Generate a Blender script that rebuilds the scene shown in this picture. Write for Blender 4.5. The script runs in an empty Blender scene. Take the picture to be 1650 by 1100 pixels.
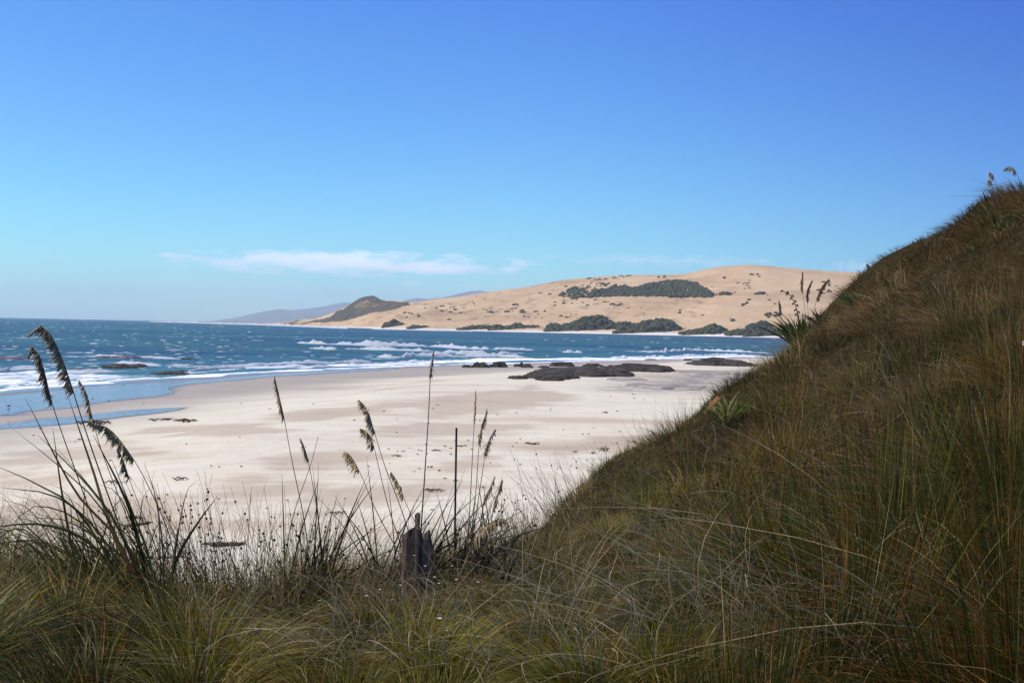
import bpy, math, random
import numpy as np
from mathutils import Matrix, Vector

random.seed(7)
RNG = np.random.default_rng(11)
S = bpy.context.scene
COL = S.collection

# ------------------------------------------------------------------ camera
F_PX = 1741.0            # focal length in pixels of the 1650 wide photograph
CAM_H = 8.0
PITCH = math.atan(22.3 / F_PX)
ROLL = math.atan(0.0204)
_F = np.array([0, math.cos(PITCH), -math.sin(PITCH)])
_U0 = np.array([0, math.sin(PITCH), math.cos(PITCH)])
_R0 = np.array([1.0, 0, 0])
_R = _R0 * math.cos(ROLL) + _U0 * math.sin(ROLL)
_U = -_R0 * math.sin(ROLL) + _U0 * math.cos(ROLL)
CAMP = np.array([0, 0, CAM_H])

cam_data = bpy.data.cameras.new('camera')
cam = bpy.data.objects.new('camera', cam_data)
COL.objects.link(cam)
cam.matrix_world = Matrix((( _R[0], _U[0], -_F[0], 0), (_R[1], _U[1], -_F[1], 0), (_R[2], _U[2], -_F[2], CAM_H), (0, 0, 0, 1)))
cam_data.sensor_width = 36.0
cam_data.lens = 36.0 * F_PX / 1650.0
cam_data.clip_start = 0.05
cam_data.clip_end = 120000.0
S.camera = cam

# ------------------------------------------------------------------ sky, sun, exposure
SUN_EL, SUN_AZ = math.radians(58), math.radians(-98)     # azimuth from +Y towards +X
world = bpy.data.worlds.new('World')
S.world = world
world.use_nodes = True
wn = world.node_tree
wn.nodes.clear()
w_out = wn.nodes.new('ShaderNodeOutputWorld')
w_bg = wn.nodes.new('ShaderNodeBackground')
w_sky = wn.nodes.new('ShaderNodeTexSky')
w_sky.sky_type = 'NISHITA'
w_sky.sun_disc = False
w_sky.sun_elevation = SUN_EL
w_sky.sun_rotation = SUN_AZ
w_sky.altitude = 0
w_sky.air_density = 1.0
w_sky.dust_density = 0.3
w_sky.ozone_density = 3.0
W_STR = 0.11
w_bg.inputs['Strength'].default_value = W_STR
# grade of the clear sky: deeper and bluer overhead, slowly deepening away from the sun's side
w_sep = wn.nodes.new('ShaderNodeSeparateColor'); w_com = wn.nodes.new('ShaderNodeCombineColor')
wn.links.new(w_sky.outputs[0], w_sep.inputs[0])
w_tc = wn.nodes.new('ShaderNodeTexCoord'); w_sx = wn.nodes.new('ShaderNodeSeparateXYZ')
wn.links.new(w_tc.outputs['Generated'], w_sx.inputs[0])
w_mr = wn.nodes.new('ShaderNodeMapRange'); w_mr.interpolation_type = 'SMOOTHSTEP'
wn.links.new(w_sx.outputs['X'], w_mr.inputs['Value'])
w_mr.inputs['From Min'].default_value = -0.05; w_mr.inputs['From Max'].default_value = 0.75
for i_, (g_, k_, side_) in enumerate(((1.55, 0.98, 0.86), (1.55, 1.67, 0.66), (0.78, 1.42, 0.34))):
    last = w_sep.outputs[i_]
    def wm(op, a, b):
        m = wn.nodes.new('ShaderNodeMath'); m.operation = op
        for q, z in ((0, a), (1, b)):
            if isinstance(z, bpy.types.NodeSocket): wn.links.new(z, m.inputs[q])
            else: m.inputs[q].default_value = z
        return m.outputs[0]
    last = wm('MINIMUM', wm('MULTIPLY', last, W_STR), 1.4)
    last = wm('MULTIPLY', wm('POWER', last, g_), k_ / W_STR)
    last = wm('MULTIPLY', last, wm('SUBTRACT', 1.0, wm('MULTIPLY', w_mr.outputs[0], side_)))
    wn.links.new(last, w_com.inputs[i_])
wn.links.new(w_com.outputs[0], w_bg.inputs['Color'])
wn.links.new(w_bg.outputs[0], w_out.inputs['Surface'])

sun_data = bpy.data.lights.new('sun', 'SUN')
sun_data.energy = 5.0
sun_data.angle = math.radians(0.5)
sun_data.color = (1.0, 0.93, 0.81)
sun = bpy.data.objects.new('sun', sun_data)
COL.objects.link(sun)
SUN_DIR = Vector((math.cos(SUN_EL) * math.sin(SUN_AZ), math.cos(SUN_EL) * math.cos(SUN_AZ), math.sin(SUN_EL)))
sun.rotation_euler = SUN_DIR.to_track_quat('Z', 'Y').to_euler()
sun.location = (0, 0, 60)

S.view_settings.view_transform = 'Standard'
S.view_settings.look = 'None'
S.view_settings.exposure = 0.0
S.view_settings.gamma = 1.0
S.view_settings.use_curve_mapping = False
S.render.engine = 'CYCLES'
S.cycles.use_denoising = True
S.cycles.max_bounces = 10
S.cycles.volume_bounces = 8
S.cycles.transparent_max_bounces = 8
S.cycles.caustics_reflective = False
S.cycles.caustics_refractive = False

# ------------------------------------------------------------------ geometry helpers
def ray(u, v):
    u = np.asarray(u, float); v = np.asarray(v, float)
    d = _F + ((u - 825) / F_PX)[..., None] * _R - ((v - 550) / F_PX)[..., None] * _U
    return d / d[..., 1:2]

def at(u, v, Y):
    d = ray(u, v)
    return CAMP + d * np.asarray(Y, float)[..., None]

def pix(p):
    q = np.asarray(p, float) - CAMP
    z = q @ _F
    return 825 + F_PX * (q @ _R) / z, 550 - F_PX * (q @ _U) / z

def onz(u, v, z=0.0):
    d = ray(u, v)
    return CAMP + d * ((z - CAM_H) / d[..., 2])[..., None]

def _hash(ix, iy, seed):
    n = (ix.astype(np.int64) * 374761393 + iy.astype(np.int64) * 668265263 + seed * 1442695041) & 0x7fffffff
    n = ((n ^ (n >> 13)) * 1274126177) & 0x7fffffff
    n = (n ^ (n >> 16))
    return (n & 0xffff) / 65535.0

def vnoise(x, y, seed=0):
    x = np.asarray(x, float); y = np.asarray(y, float)
    ix = np.floor(x); iy = np.floor(y)
    fx = x - ix; fy = y - iy
    fx = fx * fx * (3 - 2 * fx); fy = fy * fy * (3 - 2 * fy)
    a = _hash(ix, iy, seed); b = _hash(ix + 1, iy, seed)
    c = _hash(ix, iy + 1, seed); d = _hash(ix + 1, iy + 1, seed)
    return (a * (1 - fx) + b * fx) * (1 - fy) + (c * (1 - fx) + d * fx) * fy

def fbm(x, y, seed=0, oct=4, gain=0.5):
    s = 0; a = 1; t = 0
    for k in range(oct):
        s = s + a * (vnoise(np.asarray(x) * 2 ** k + 17.3 * k, np.asarray(y) * 2 ** k - 9.1 * k, seed + k) - 0.5)
        t += a; a *= gain
    return s / t * 2      # about -1..1

def sstep(a, b, x):
    t = np.clip((x - a) / (b - a), 0, 1)
    return t * t * (3 - 2 * t)

def in_poly(px, py, poly):
    px = np.asarray(px); py = np.asarray(py)
    ins = np.zeros(px.shape, bool)
    n = len(poly)
    for i in range(n):
        x1, y1 = poly[i]; x2, y2 = poly[(i + 1) % n]
        c = ((y1 > py) != (y2 > py)) & (px < (x2 - x1) * (py - y1) / ((y2 - y1) + 1e-12) + x1)
        ins ^= c
    return ins

def poly_mask(px, py, poly, soft, noise=None):
    """soft mask: 1 inside, falling to 0 over soft units outside/inside the edge"""
    d = np.full(np.shape(px), 1e9)
    n = len(poly)
    for i in range(n):
        x1, y1 = poly[i]; x2, y2 = poly[(i + 1) % n]
        dx, dy = x2 - x1, y2 - y1
        t = np.clip(((px - x1) * dx + (py - y1) * dy) / (dx * dx + dy * dy + 1e-9), 0, 1)
        d = np.minimum(d, np.hypot(px - x1 - t * dx, py - y1 - t * dy))
    d = np.where(in_poly(px, py, poly), d, -d)
    if noise is not None:
        d = d + noise
    return sstep(-soft, soft, d)

def mesh_np(name, verts, faces, mat=None, parent=None, smooth=False, attrs=None, link=True):
    """faces: (n,3) or (n,4) int array, or a list of lists"""
    me = bpy.data.meshes.new(name)
    verts = np.ascontiguousarray(verts, dtype=np.float32)
    if isinstance(faces, list) and len(faces) and isinstance(faces[0], np.ndarray):
        loops = np.concatenate([f.ravel() for f in faces])
        tot = np.concatenate([np.full(len(f), f.shape[1]) for f in faces])
    elif isinstance(faces, np.ndarray):
        loops = faces.ravel(); tot = np.full(len(faces), faces.shape[1])
    else:
        loops = np.array([i for f in faces for i in f]); tot = np.array([len(f) for f in faces])
    start = np.concatenate([[0], np.cumsum(tot)[:-1]]) if len(tot) else np.zeros(0)
    me.vertices.add(len(verts)); me.vertices.foreach_set('co', verts.ravel())
    me.loops.add(len(loops)); me.loops.foreach_set('vertex_index', loops.astype(np.int32))
    me.polygons.add(len(tot)); me.polygons.foreach_set('loop_start', start.astype(np.int32))
    me.polygons.foreach_set('loop_total', tot.astype(np.int32))
    if smooth:
        me.polygons.foreach_set('use_smooth', np.ones(len(tot), bool))
    me.update(calc_edges=True)
    for k, a in (attrs or {}).items():
        a = np.asarray(a, dtype=np.float32)
        if a.ndim == 2:
            if a.shape[1] == 3:
                a = np.concatenate([a, np.ones((len(a), 1), np.float32)], 1)
            at_ = me.attributes.new(k, 'FLOAT_COLOR', 'POINT'); at_.data.foreach_set('color', a.ravel())
        else:
            at_ = me.attributes.new(k, 'FLOAT', 'POINT'); at_.data.foreach_set('value', a)
    if mat:
        me.materials.append(mat)
    o = bpy.data.objects.new(name, me)
    if link:
        COL.objects.link(o)
    if parent:
        o.parent = parent
    return o

def grid_faces(nr, nc, mask=None):
    i = np.arange(nr * nc).reshape(nr, nc)
    f = np.stack([i[:-1, :-1], i[:-1, 1:], i[1:, 1:], i[1:, :-1]], -1)
    if mask is not None:
        f = f[mask]
    return f.reshape(-1, 4)

def tag(o, label=None, cat=None, group=None, kind=None):
    if label: o['label'] = label
    if cat: o['category'] = cat
    if group: o['group'] = group
    if kind: o['kind'] = kind
    return o

def empty(name, loc):
    o = bpy.data.objects.new(name, None)
    COL.objects.link(o)
    o.location = tuple(float(c) for c in loc)
    return o

class MB:
    """collects pieces into one mesh; origin-relative when an origin is given"""
    def __init__(s, origin=(0, 0, 0)):
        s.v = []; s.f3 = []; s.f4 = []; s.c = []; s.n = 0; s.o = np.array(origin, float)
    def add(s, v, f, c=None):
        v = np.asarray(v, float); f = np.asarray(f, int)
        s.v.append(v - s.o); (s.f3 if f.shape[1] == 3 else s.f4).append(f + s.n)
        s.c.append(np.tile(np.array(c if c is not None else (1, 1, 1), float), (len(v), 1)) if c is None or np.ndim(c) == 1 else c)
        s.n += len(v)
    def tube(s, path, rad, n=5, c=None):
        path = np.asarray(path, float); m = len(path)
        rad = np.broadcast_to(np.asarray(rad, float), (m,))
        t = np.gradient(path, axis=0); t /= np.linalg.norm(t, axis=1)[:, None] + 1e-12
        ref = np.array([0.13, 0.97, 0.2]); a = np.cross(t, ref); a /= np.linalg.norm(a, axis=1)[:, None] + 1e-9
        b = np.cross(t, a)
        ang = np.arange(n) * 2 * np.pi / n
        v = path[:, None] + rad[:, None, None] * (a[:, None] * np.cos(ang)[None, :, None] + b[:, None] * np.sin(ang)[None, :, None])
        i = np.arange(m * n).reshape(m, n); j = np.roll(i, -1, 1)
        f = np.stack([i[:-1], j[:-1], j[1:], i[1:]], -1).reshape(-1, 4)
        s.add(v.reshape(-1, 3), f, c)
    def build(s, name, mat, parent=None, smooth=False):
        fs = [np.concatenate(x) for x in (s.f3, s.f4) if x]
        return mesh_np(name, np.concatenate(s.v), fs, mat, parent, smooth, {'col': np.concatenate(s.c)})

def smooth_path(pts, n):
    pts = np.asarray(pts, float)
    L = np.concatenate([[0], np.cumsum(np.linalg.norm(np.diff(pts, axis=0), axis=1))]); L /= L[-1]
    m = len(pts)
    p = np.vstack([2 * pts[0] - pts[1], pts, 2 * pts[-1] - pts[-2]])
    out = []
    for t in np.linspace(0, 1, n):
        k = min(np.searchsorted(L, t, 'right') - 1, m - 2); k = max(k, 0)
        f = (t - L[k]) / (L[k + 1] - L[k] + 1e-12)
        a, b, c, d = p[k], p[k + 1], p[k + 2], p[k + 3]
        out.append(0.5 * (2 * b + (c - a) * f + (2 * a - 5 * b + 4 * c - d) * f * f + (3 * b - a - 3 * c + d) * f ** 3))
    return np.array(out)

# ------------------------------------------------------------------ materials
class NT:
    def __init__(s, name):
        s.m = bpy.data.materials.new(name); s.m.use_nodes = True
        s.t = s.m.node_tree; s.t.nodes.clear()
        s.out = s.n('OutputMaterial')
    def n(s, typ, **kw):
        nd = s.t.nodes.new('ShaderNode' + typ)
        for k, v in kw.items():
            if hasattr(nd, k) and not k[0].isupper():
                setattr(nd, k, v)
            else:
                s.set(nd, k, v)
        return nd
    def set(s, nd, k, v):
        i = nd.inputs[int(k[1:])] if (k[0] == 'I' and k[1:].isdigit()) else nd.inputs[k.replace('_', ' ')]
        if isinstance(v, bpy.types.NodeSocket):
            s.t.links.new(v, i)
        else:
            i.default_value = v
    def l(s, a, b):
        s.t.links.new(a, b)
    def attr(s, name):
        a = s.n('Attribute'); a.attribute_name = name
        return a
    def noise(s, scale, detail=4, rough=0.55, vec=None, mapping=None):
        nd = s.n('TexNoise', Scale=scale, Detail=detail, Roughness=rough)
        src = vec or s.n('NewGeometry').outputs['Position']
        if mapping:
            mp = s.n('Mapping'); mp.inputs['Scale'].default_value = mapping; s.l(src, mp.inputs['Vector']); src = mp.outputs[0]
        s.l(src, nd.inputs['Vector'])
        return nd.outputs['Fac']
    def ramp(s, fac, stops):
        r = s.n('ValToRGB')
        e = r.color_ramp.elements
        while len(e) < len(stops): e.new(0.5)
        for i, (p, c) in enumerate(stops):
            e[i].position = p; e[i].color = (*c, 1) if len(c) == 3 else c
        s.l(fac, r.inputs['Fac'])
        return r.outputs['Color']
    def mix(s, fac, a, b, blend='MIX'):
        m = s.n('Mix', data_type='RGBA', blend_type=blend)
        for sock, v in ((m.inputs[0], fac), (m.inputs[6], a), (m.inputs[7], b)):
            if isinstance(v, bpy.types.NodeSocket): s.l(v, sock)
            elif isinstance(v, (int, float)): sock.default_value = v
            else: sock.default_value = (*v, 1)
        return m.outputs[2]
    def math(s, op, a, b=0.0, clamp=False):
        m = s.n('Math', operation=op, use_clamp=clamp)
        for sock, v in ((m.inputs[0], a), (m.inputs[1], b)):
            if isinstance(v, bpy.types.NodeSocket): s.l(v, sock)
            else: sock.default_value = v
        return m.outputs[0]
    def bump(s, h, strength, dist):
        b = s.n('Bump', Strength=strength, Distance=dist, Height=h)
        return b.outputs[0]
    def bsdf(s, **kw):
        p = s.n('BsdfPrincipled')
        for k, v in kw.items():
            if not isinstance(v, bpy.types.NodeSocket) and isinstance(v, tuple) and len(v) == 3: v = (*v, 1)
            s.set(p, k, v)
        return p
    def done(s, shader):
        s.l(shader, s.out.inputs['Surface']); return s.m

def grass_material(name, transl=0.3, rough=0.5, spec=0.35):
    t = NT(name)
    c = t.attr('col').outputs['Color']
    n = t.noise(9.0, 2)
    c2 = t.mix(t.math('MULTIPLY', n, 0.5), c, (0.02, 0.015, 0.01), 'MIX')
    p = t.bsdf(Base_Color=c2, Roughness=rough, Specular_IOR_Level=spec)
    tr = t.n('BsdfTranslucent'); t.l(c2, tr.inputs['Color'])
    m = t.n('MixShader'); m.inputs[0].default_value = transl
    t.l(p.outputs[0], m.inputs[1]); t.l(tr.outputs[0], m.inputs[2])
    return t.done(m.outputs[0])

M_grass = grass_material('grass_blades', 0.34, 0.34, 0.13)
M_leaf = grass_material('strap_leaves', 0.38, 0.42, 0.14)
M_seed = grass_material('seed_plumes', 0.22, 0.7, 0.10)
M_stem = grass_material('dry_stems', 0.04, 0.6, 0.2)

def m_beach():
    t = NT('beach_sand')
    wet = t.attr('wet').outputs['Fac']; damp = t.attr('damp').outputs['Fac']
    streak = t.noise(1.0, 6, 0.6, mapping=(0.035, 0.12, 1))
    fine = t.noise(1.0, 6, 0.7, mapping=(0.28, 0.75, 1))
    base = t.ramp(streak, [(0.36, (0.48, 0.39, 0.265)), (0.45, (0.59, 0.52, 0.375)), (0.58, (0.63, 0.565, 0.42))])
    tan = t.attr('tan').outputs['Fac']
    base = t.mix(t.math('MULTIPLY', tan, 0.75), base, (0.36, 0.275, 0.18))
    base = t.mix(t.math('MULTIPLY', t.math('MULTIPLY', t.math('SUBTRACT', fine, 0.42), 4.0, clamp=True), 0.30), base, (0.36, 0.29, 0.235))
    rock = t.attr('rocky').outputs['Fac']
    rn = t.math('GREATER_THAN', t.noise(1.0, 6, 0.7, mapping=(0.35, 0.8, 1)), 0.46)
    base = t.mix(t.math('MULTIPLY', rock, rn), base, (0.22, 0.19, 0.16))
    base = t.mix(damp, base, (0.285, 0.245, 0.20))
    base = t.mix(wet, base, (0.12, 0.105, 0.11))
    rgh = t.math('SUBTRACT', 0.85, t.math('MULTIPLY', wet, 0.68))
    lump = t.noise(1.4, 5, 0.65)
    h = t.math('ADD', t.math('MULTIPLY', t.noise(0.25, 4), 0.6), t.math('MULTIPLY', lump, 0.25))
    h = t.math('MULTIPLY', h, t.math('SUBTRACT', 1.0, t.math('MULTIPLY', t.math('MAXIMUM', wet, damp), 0.9)))
    p = t.bsdf(Base_Color=base, Roughness=rgh, Specular_IOR_Level=0.35, Normal=t.bump(h, 0.55, 0.5))
    return t.done(p.outputs[0])

def m_pool():
    t = NT('shallow_water_film')
    p = t.bsdf(Base_Color=(0.085, 0.07, 0.12), Roughness=0.10, IOR=1.33, Specular_IOR_Level=0.5,
               Normal=t.bump(t.noise(1.0, 3, mapping=(1.2, 0.5, 1)), 0.6, 0.25))
    return t.done(p.outputs[0])

def m_sea():
    t = NT('sea_water')
    foam = t.attr('foam').outputs['Fac']; shal = t.attr('shallow').outputs['Fac']
    big = t.noise(1.0, 3, 0.5, mapping=(0.004, 0.011, 1))
    base = t.ramp(big, [(0.40, (0.008, 0.045, 0.090)), (0.50, (0.014, 0.070, 0.090)), (0.60, (0.028, 0.105, 0.090))])
    base = t.mix(shal, base, (0.05, 0.17, 0.20))
    h = t.math('ADD', t.math('MULTIPLY', t.noise(1.0, 5, 0.6, mapping=(0.16, 0.30, 1)), 1.0), t.math('MULTIPLY', t.noise(1.0, 3, 0.6, mapping=(0.04, 0.07, 1)), 1.5))
    p = t.bsdf(Base_Color=base, Roughness=0.34, IOR=1.33, Specular_IOR_Level=0.2, Normal=t.bump(h, 1.0, 3.0))
    fn = t.noise(1.0, 9, 0.75, mapping=(0.42, 0.16, 1))
    th = t.math('SUBTRACT', t.math('ADD', fn, foam), 1.08)
    fac = t.math('MULTIPLY', th, 9.0, clamp=True)
    fo = t.bsdf(Base_Color=(0.86, 0.86, 0.86), Roughness=0.8, Specular_IOR_Level=0.1, Normal=t.bump(t.noise(1.2, 6, 0.7), 0.7, 0.6))
    m = t.n('MixShader'); t.l(fac, m.inputs[0]); t.l(p.outputs[0], m.inputs[1]); t.l(fo.outputs[0], m.inputs[2])
    return t.done(m.outputs[0])

def m_foam():
    t = NT('white_foam')
    n = t.noise(0.9, 6, 0.7)
    p = t.bsdf(Base_Color=t.ramp(n, [(0.3, (0.66, 0.74, 0.80)), (0.6, (0.86, 0.88, 0.90))]), Roughness=0.75, Specular_IOR_Level=0.1,
               Subsurface_Weight=0.0, Normal=t.bump(n, 0.8, 0.5))
    tr = t.n('BsdfTranslucent'); tr.inputs['Color'].default_value = (0.86, 0.88, 0.9, 1)
    m = t.n('MixShader'); m.inputs[0].default_value = 0.5
    t.l(p.outputs[0], m.inputs[1]); t.l(tr.outputs[0], m.inputs[2])
    return t.done(m.outputs[0])

def m_dune():
    t = NT('far_dune_sand')
    veg = t.attr('veg').outputs['Fac']; strand = t.attr('strand').outputs['Fac']
    n = t.noise(1.0, 6, 0.6, mapping=(0.006, 0.006, 0.02))
    base = t.ramp(n, [(0.35, (0.40, 0.265, 0.145)), (0.5, (0.48, 0.33, 0.185)), (0.65, (0.53, 0.38, 0.225))])
    sp = t.noise(1.0, 7, 0.75, mapping=(0.035, 0.012, 0.09))
    rough = t.attr('rough').outputs['Fac']
    base = t.mix(t.math('MULTIPLY', t.math('MULTIPLY', t.math('SUBTRACT', sp, 0.53), 9.0, clamp=True), t.math('MULTIPLY', rough, 0.75)), base, (0.19, 0.13, 0.085))
    base = t.mix(strand, base, (0.66, 0.60, 0.54))
    vn = t.noise(1.0, 6, 0.7, mapping=(0.03, 0.03, 0.03))
    vf = t.math('MULTIPLY', t.math('SUBTRACT', t.math('ADD', veg, vn), 1.0), 10.0, clamp=True)
    vc = t.ramp(vn, [(0.3, (0.040, 0.034, 0.024)), (0.65, (0.12, 0.098, 0.065))])
    base = t.mix(vf, base, vc)
    p = t.bsdf(Base_Color=base, Roughness=0.95, Specular_IOR_Level=0.1,
               Normal=t.bump(t.math('ADD', n, t.math('MULTIPLY', sp, 0.35)), 0.8, 12.0))
    return t.done(p.outputs[0])

def m_simple(name, lo, hi, scale, rough=0.9, bump=0.5, bd=0.05, spec=0.2, mapping=None, detail=6):
    t = NT(name)
    n = t.noise(scale, detail, 0.65, mapping=mapping)
    p = t.bsdf(Base_Color=t.ramp(n, [(0.35, lo), (0.65, hi)]), Roughness=rough, Specular_IOR_Level=spec, Normal=t.bump(n, bump, bd))
    return t.done(p.outputs[0])

M_beach = m_beach(); M_pool = m_pool(); M_sea = m_sea(); M_foam = m_foam(); M_dune = m_dune()
M_rock = m_simple('dark_rock', (0.014, 0.012, 0.010), (0.075, 0.063, 0.050), 1.0, 0.85, 1.0, 0.6, 0.3, mapping=(0.5, 0.5, 2.0))
M_reef = m_simple('wet_reef_rock', (0.05, 0.035, 0.035), (0.13, 0.09, 0.085), 0.6, 0.5, 0.8, 0.4, 0.5)
M_pave = m_simple('flat_rock', (0.14, 0.12, 0.105), (0.42, 0.36, 0.31), 1.0, 0.9, 0.8, 0.3, mapping=(0.5, 1.2, 1))
M_bush = m_simple('coastal_scrub', (0.020, 0.024, 0.011), (0.078, 0.074, 0.032), 0.12, 0.9, 1.0, 2.0)
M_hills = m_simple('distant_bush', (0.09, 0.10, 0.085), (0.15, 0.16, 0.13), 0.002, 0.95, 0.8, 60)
M_soil = m_simple('dune_soil', (0.016, 0.012, 0.006), (0.045, 0.033, 0.016), 6.0, 1.0, 0.6, 0.05, 0.0)
M_clay = m_simple('orange_clay', (0.15, 0.05, 0.018), (0.42, 0.22, 0.09), 3.0, 0.9, 0.9, 0.15)
M_wood = m_simple('weathered_wood', (0.09, 0.05, 0.03), (0.34, 0.22, 0.13), 1.0, 0.85, 0.9, 0.01, mapping=(40, 40, 5))
M_drift = m_simple('driftwood', (0.07, 0.05, 0.035), (0.22, 0.165, 0.12), 6.0, 0.85, 0.7, 0.03)
M_kelp = m_simple('dried_kelp', (0.03, 0.022, 0.016), (0.12, 0.085, 0.055), 8.0, 0.7, 0.7, 0.02)
M_rod = m_simple('rusty_rod', (0.03, 0.02, 0.018), (0.09, 0.05, 0.035), 30.0, 0.7, 0.3, 0.002)
M_bird = m_simple('dark_feathers', (0.012, 0.012, 0.014), (0.03, 0.03, 0.03), 20.0, 0.6, 0.2, 0.01)
M_beak = m_simple('orange_beak', (0.5, 0.12, 0.03), (0.6, 0.16, 0.04), 20.0, 0.5, 0.1, 0.01)
M_petal = m_simple('white_petals', (0.70, 0.68, 0.62), (0.85, 0.83, 0.78), 40.0, 0.7, 0.1, 0.002)
M_scrap = m_simple('pale_scrap', (0.25, 0.38, 0.42), (0.55, 0.56, 0.52), 14.0, 0.35, 0.4, 0.01, 0.5)

# ------------------------------------------------------------------ shoreline and beach
WL = [(-900, 740), (-300, 668), (0, 630), (100, 622), (200, 613), (300, 607), (400, 601), (470, 597), (560, 594), (700, 588), (850, 584), (1000, 580), (1100, 577), (1240, 574), (1500, 576), (2400, 590)]
_wp = onz([p[0] for p in WL], [p[1] for p in WL], 0.0)
WA = _wp[:, 0] / _wp[:, 1]; WY = _wp[:, 1]

def shore_s(x, y):
    x = np.asarray(x, float); y = np.asarray(y, float)
    a = x / np.maximum(y, 1.0)
    return np.interp(a, WA, WY) + 5 * fbm(x * 0.03, y * 0.015, 5, 3) - y

def beachz(x, y, detail=True):
    s = shore_s(x, y)
    z = np.where(s < 0, np.maximum(s * 0.025, -4.0), 0.006 * np.minimum(s, 40))
    z = z + 1.85 * sstep(35, 125, s)
    if detail:
        z = z + 0.05 * sstep(45, 110, s) * fbm(np.asarray(x) * 0.5, np.asarray(y) * 0.35, 21, 4) + 0.16 * sstep(40, 110, s) * fbm(np.asarray(x) * 0.06, np.asarray(y) * 0.05, 31, 2)
    return z

def hit(u, v):
    """the point of the beach (or sea) seen at photo position u, v"""
    ys = np.geomspace(14, 900, 2400)
    d = ray(u, v)
    p = CAMP + d * ys[:, None]
    g = np.maximum(beachz(p[:, 0], p[:, 1]), 0.0)
    k = np.argmax(p[:, 2] <= g)
    q = p[k].copy(); q[2] = g[k]
    return q

POOL1 = [(-400, 655), (-100, 640), (0, 636), (60, 631), (150, 621), (250, 615), (330, 611), (420, 603), (520, 597), (640, 592), (640, 594), (540, 600), (450, 605.5), (380, 612), (300, 619), (278, 624), (276, 629), (283, 634), (250, 641), (190, 646), (150, 651), (120, 657), (32, 664), (30, 669), (-100, 674), (-400, 690)]
POOL2 = [(-400, 705), (-100, 690), (0, 685), (80, 675), (150, 672), (170, 668), (220, 664), (312, 664), (290, 670), (240, 677), (200, 679), (130, 686), (60, 690), (0, 692), (-100, 698), (-400, 716)]
P1W = [tuple(onz(u, v, 0.15)[:2]) for u, v in POOL1]
P2W = [tuple(onz(u, v, 0.24)[:2]) for u, v in POOL2]

a_cols = np.concatenate([np.linspace(-1.6, -0.62, 40), np.linspace(-0.6, 0.35, 330), np.linspace(0.37, 1.4, 36)])
y_rows = 1.0 / np.linspace(1 / 13.0, 1 / 480.0, 380)
A, Y = np.meshgrid(a_cols, y_rows)
X = A * Y
Z = beachz(X, Y)
sv = shore_s(X, Y)
wn1 = 2.0 * fbm(X * 0.12, Y * 0.12, 3, 3)
wetm = np.maximum(poly_mask(X, Y, P1W, 1.6, wn1 * 0.5), poly_mask(X, Y, P2W, 1.2, wn1 * 0.5))
wetm = np.maximum(wetm, sstep(14, 2, sv + wn1))
damp = sstep(92, 40, sv + 22 * fbm(X * 0.02, Y * 0.06, 8, 4)) * 0.85
U_, V_ = pix(np.stack([X, Y, Z], -1))
# tan damp streaks of the photograph, as patches of the real ground
tanp = [[(470, 800), (560, 780), (700, 775), (790, 790), (700, 812), (520, 822)], [(420, 735), (560, 722), (640, 735), (560, 752), (440, 757)], [(560, 692), (700, 682), (860, 684), (840, 700), (640, 706)],
        [(860, 728), (960, 705), (1040, 700), (1020, 716), (900, 732)], [(700, 745), (780, 738), (800, 750), (720, 762)], [(640, 650), (860, 620), (930, 640), (820, 662), (700, 672)],
        [(370, 790), (470, 770), (560, 778), (480, 800), (380, 806)], [(430, 668), (560, 655), (700, 645), (640, 662), (480, 678)], [(240, 690), (360, 684), (480, 690), (380, 704), (250, 704)],
        [(0, 728), (140, 718), (260, 730), (120, 745), (0, 750)], [(330, 770), (420, 762), (480, 770), (400, 782)], [(-60, 830), (120, 790), (300, 810), (200, 850), (0, 870)]]
tan = np.zeros_like(X)
for tp in tanp:
    w = [tuple(hit(a, b)[:2]) for a, b in tp]
    tan = np.maximum(tan, poly_mask(X, Y, w, 0.9, 3.2 * fbm(X * 0.14, Y * 0.5, 77, 5, 0.65)) * 0.85)
rocky = poly_mask(X, Y, [tuple(hit(a, b)[:2]) for a, b in [(985, 628), (1010, 612), (1080, 604), (1130, 600), (1240, 590), (1260, 604), (1180, 626), (1100, 629)]], 6, 8 * fbm(X * 0.05, Y * 0.05, 91, 4))
beach = mesh_np('beach', np.stack([X, Y, Z], -1).reshape(-1, 3), grid_faces(len(y_rows), len(a_cols)), M_beach, smooth=True,
                attrs={'wet': wetm.ravel(), 'damp': damp.ravel(), 'tan': tan.ravel(), 'rocky': rocky.ravel()})
tag(beach, kind='structure')

def film(name, P, dz, seed):
    xs = [p[0] for p in P]; ys = [p[1] for p in P]
    gx = np.linspace(min(xs), max(xs), 220); gy = np.linspace(min(ys), max(ys), 160)
    GX, GY = np.meshgrid(gx, gy)
    m = poly_mask(GX, GY, P, 1.0, 0.6 * fbm(GX * 0.15, GY * 0.15, seed, 3)) > 0.5
    fm = m[:-1, :-1] & m[1:, :-1] & m[:-1, 1:] & m[1:, 1:]
    z = beachz(GX, GY, False) + dz
    o = mesh_np(name, np.stack([GX, GY, z], -1).reshape(-1, 3), grid_faces(len(gy), len(gx), fm), M_pool, smooth=True)
    return tag(o, kind='structure')
film('shallow_water', P1W, 0.02, 3)
film('shallow_water', P2W, 0.02, 4)

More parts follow.
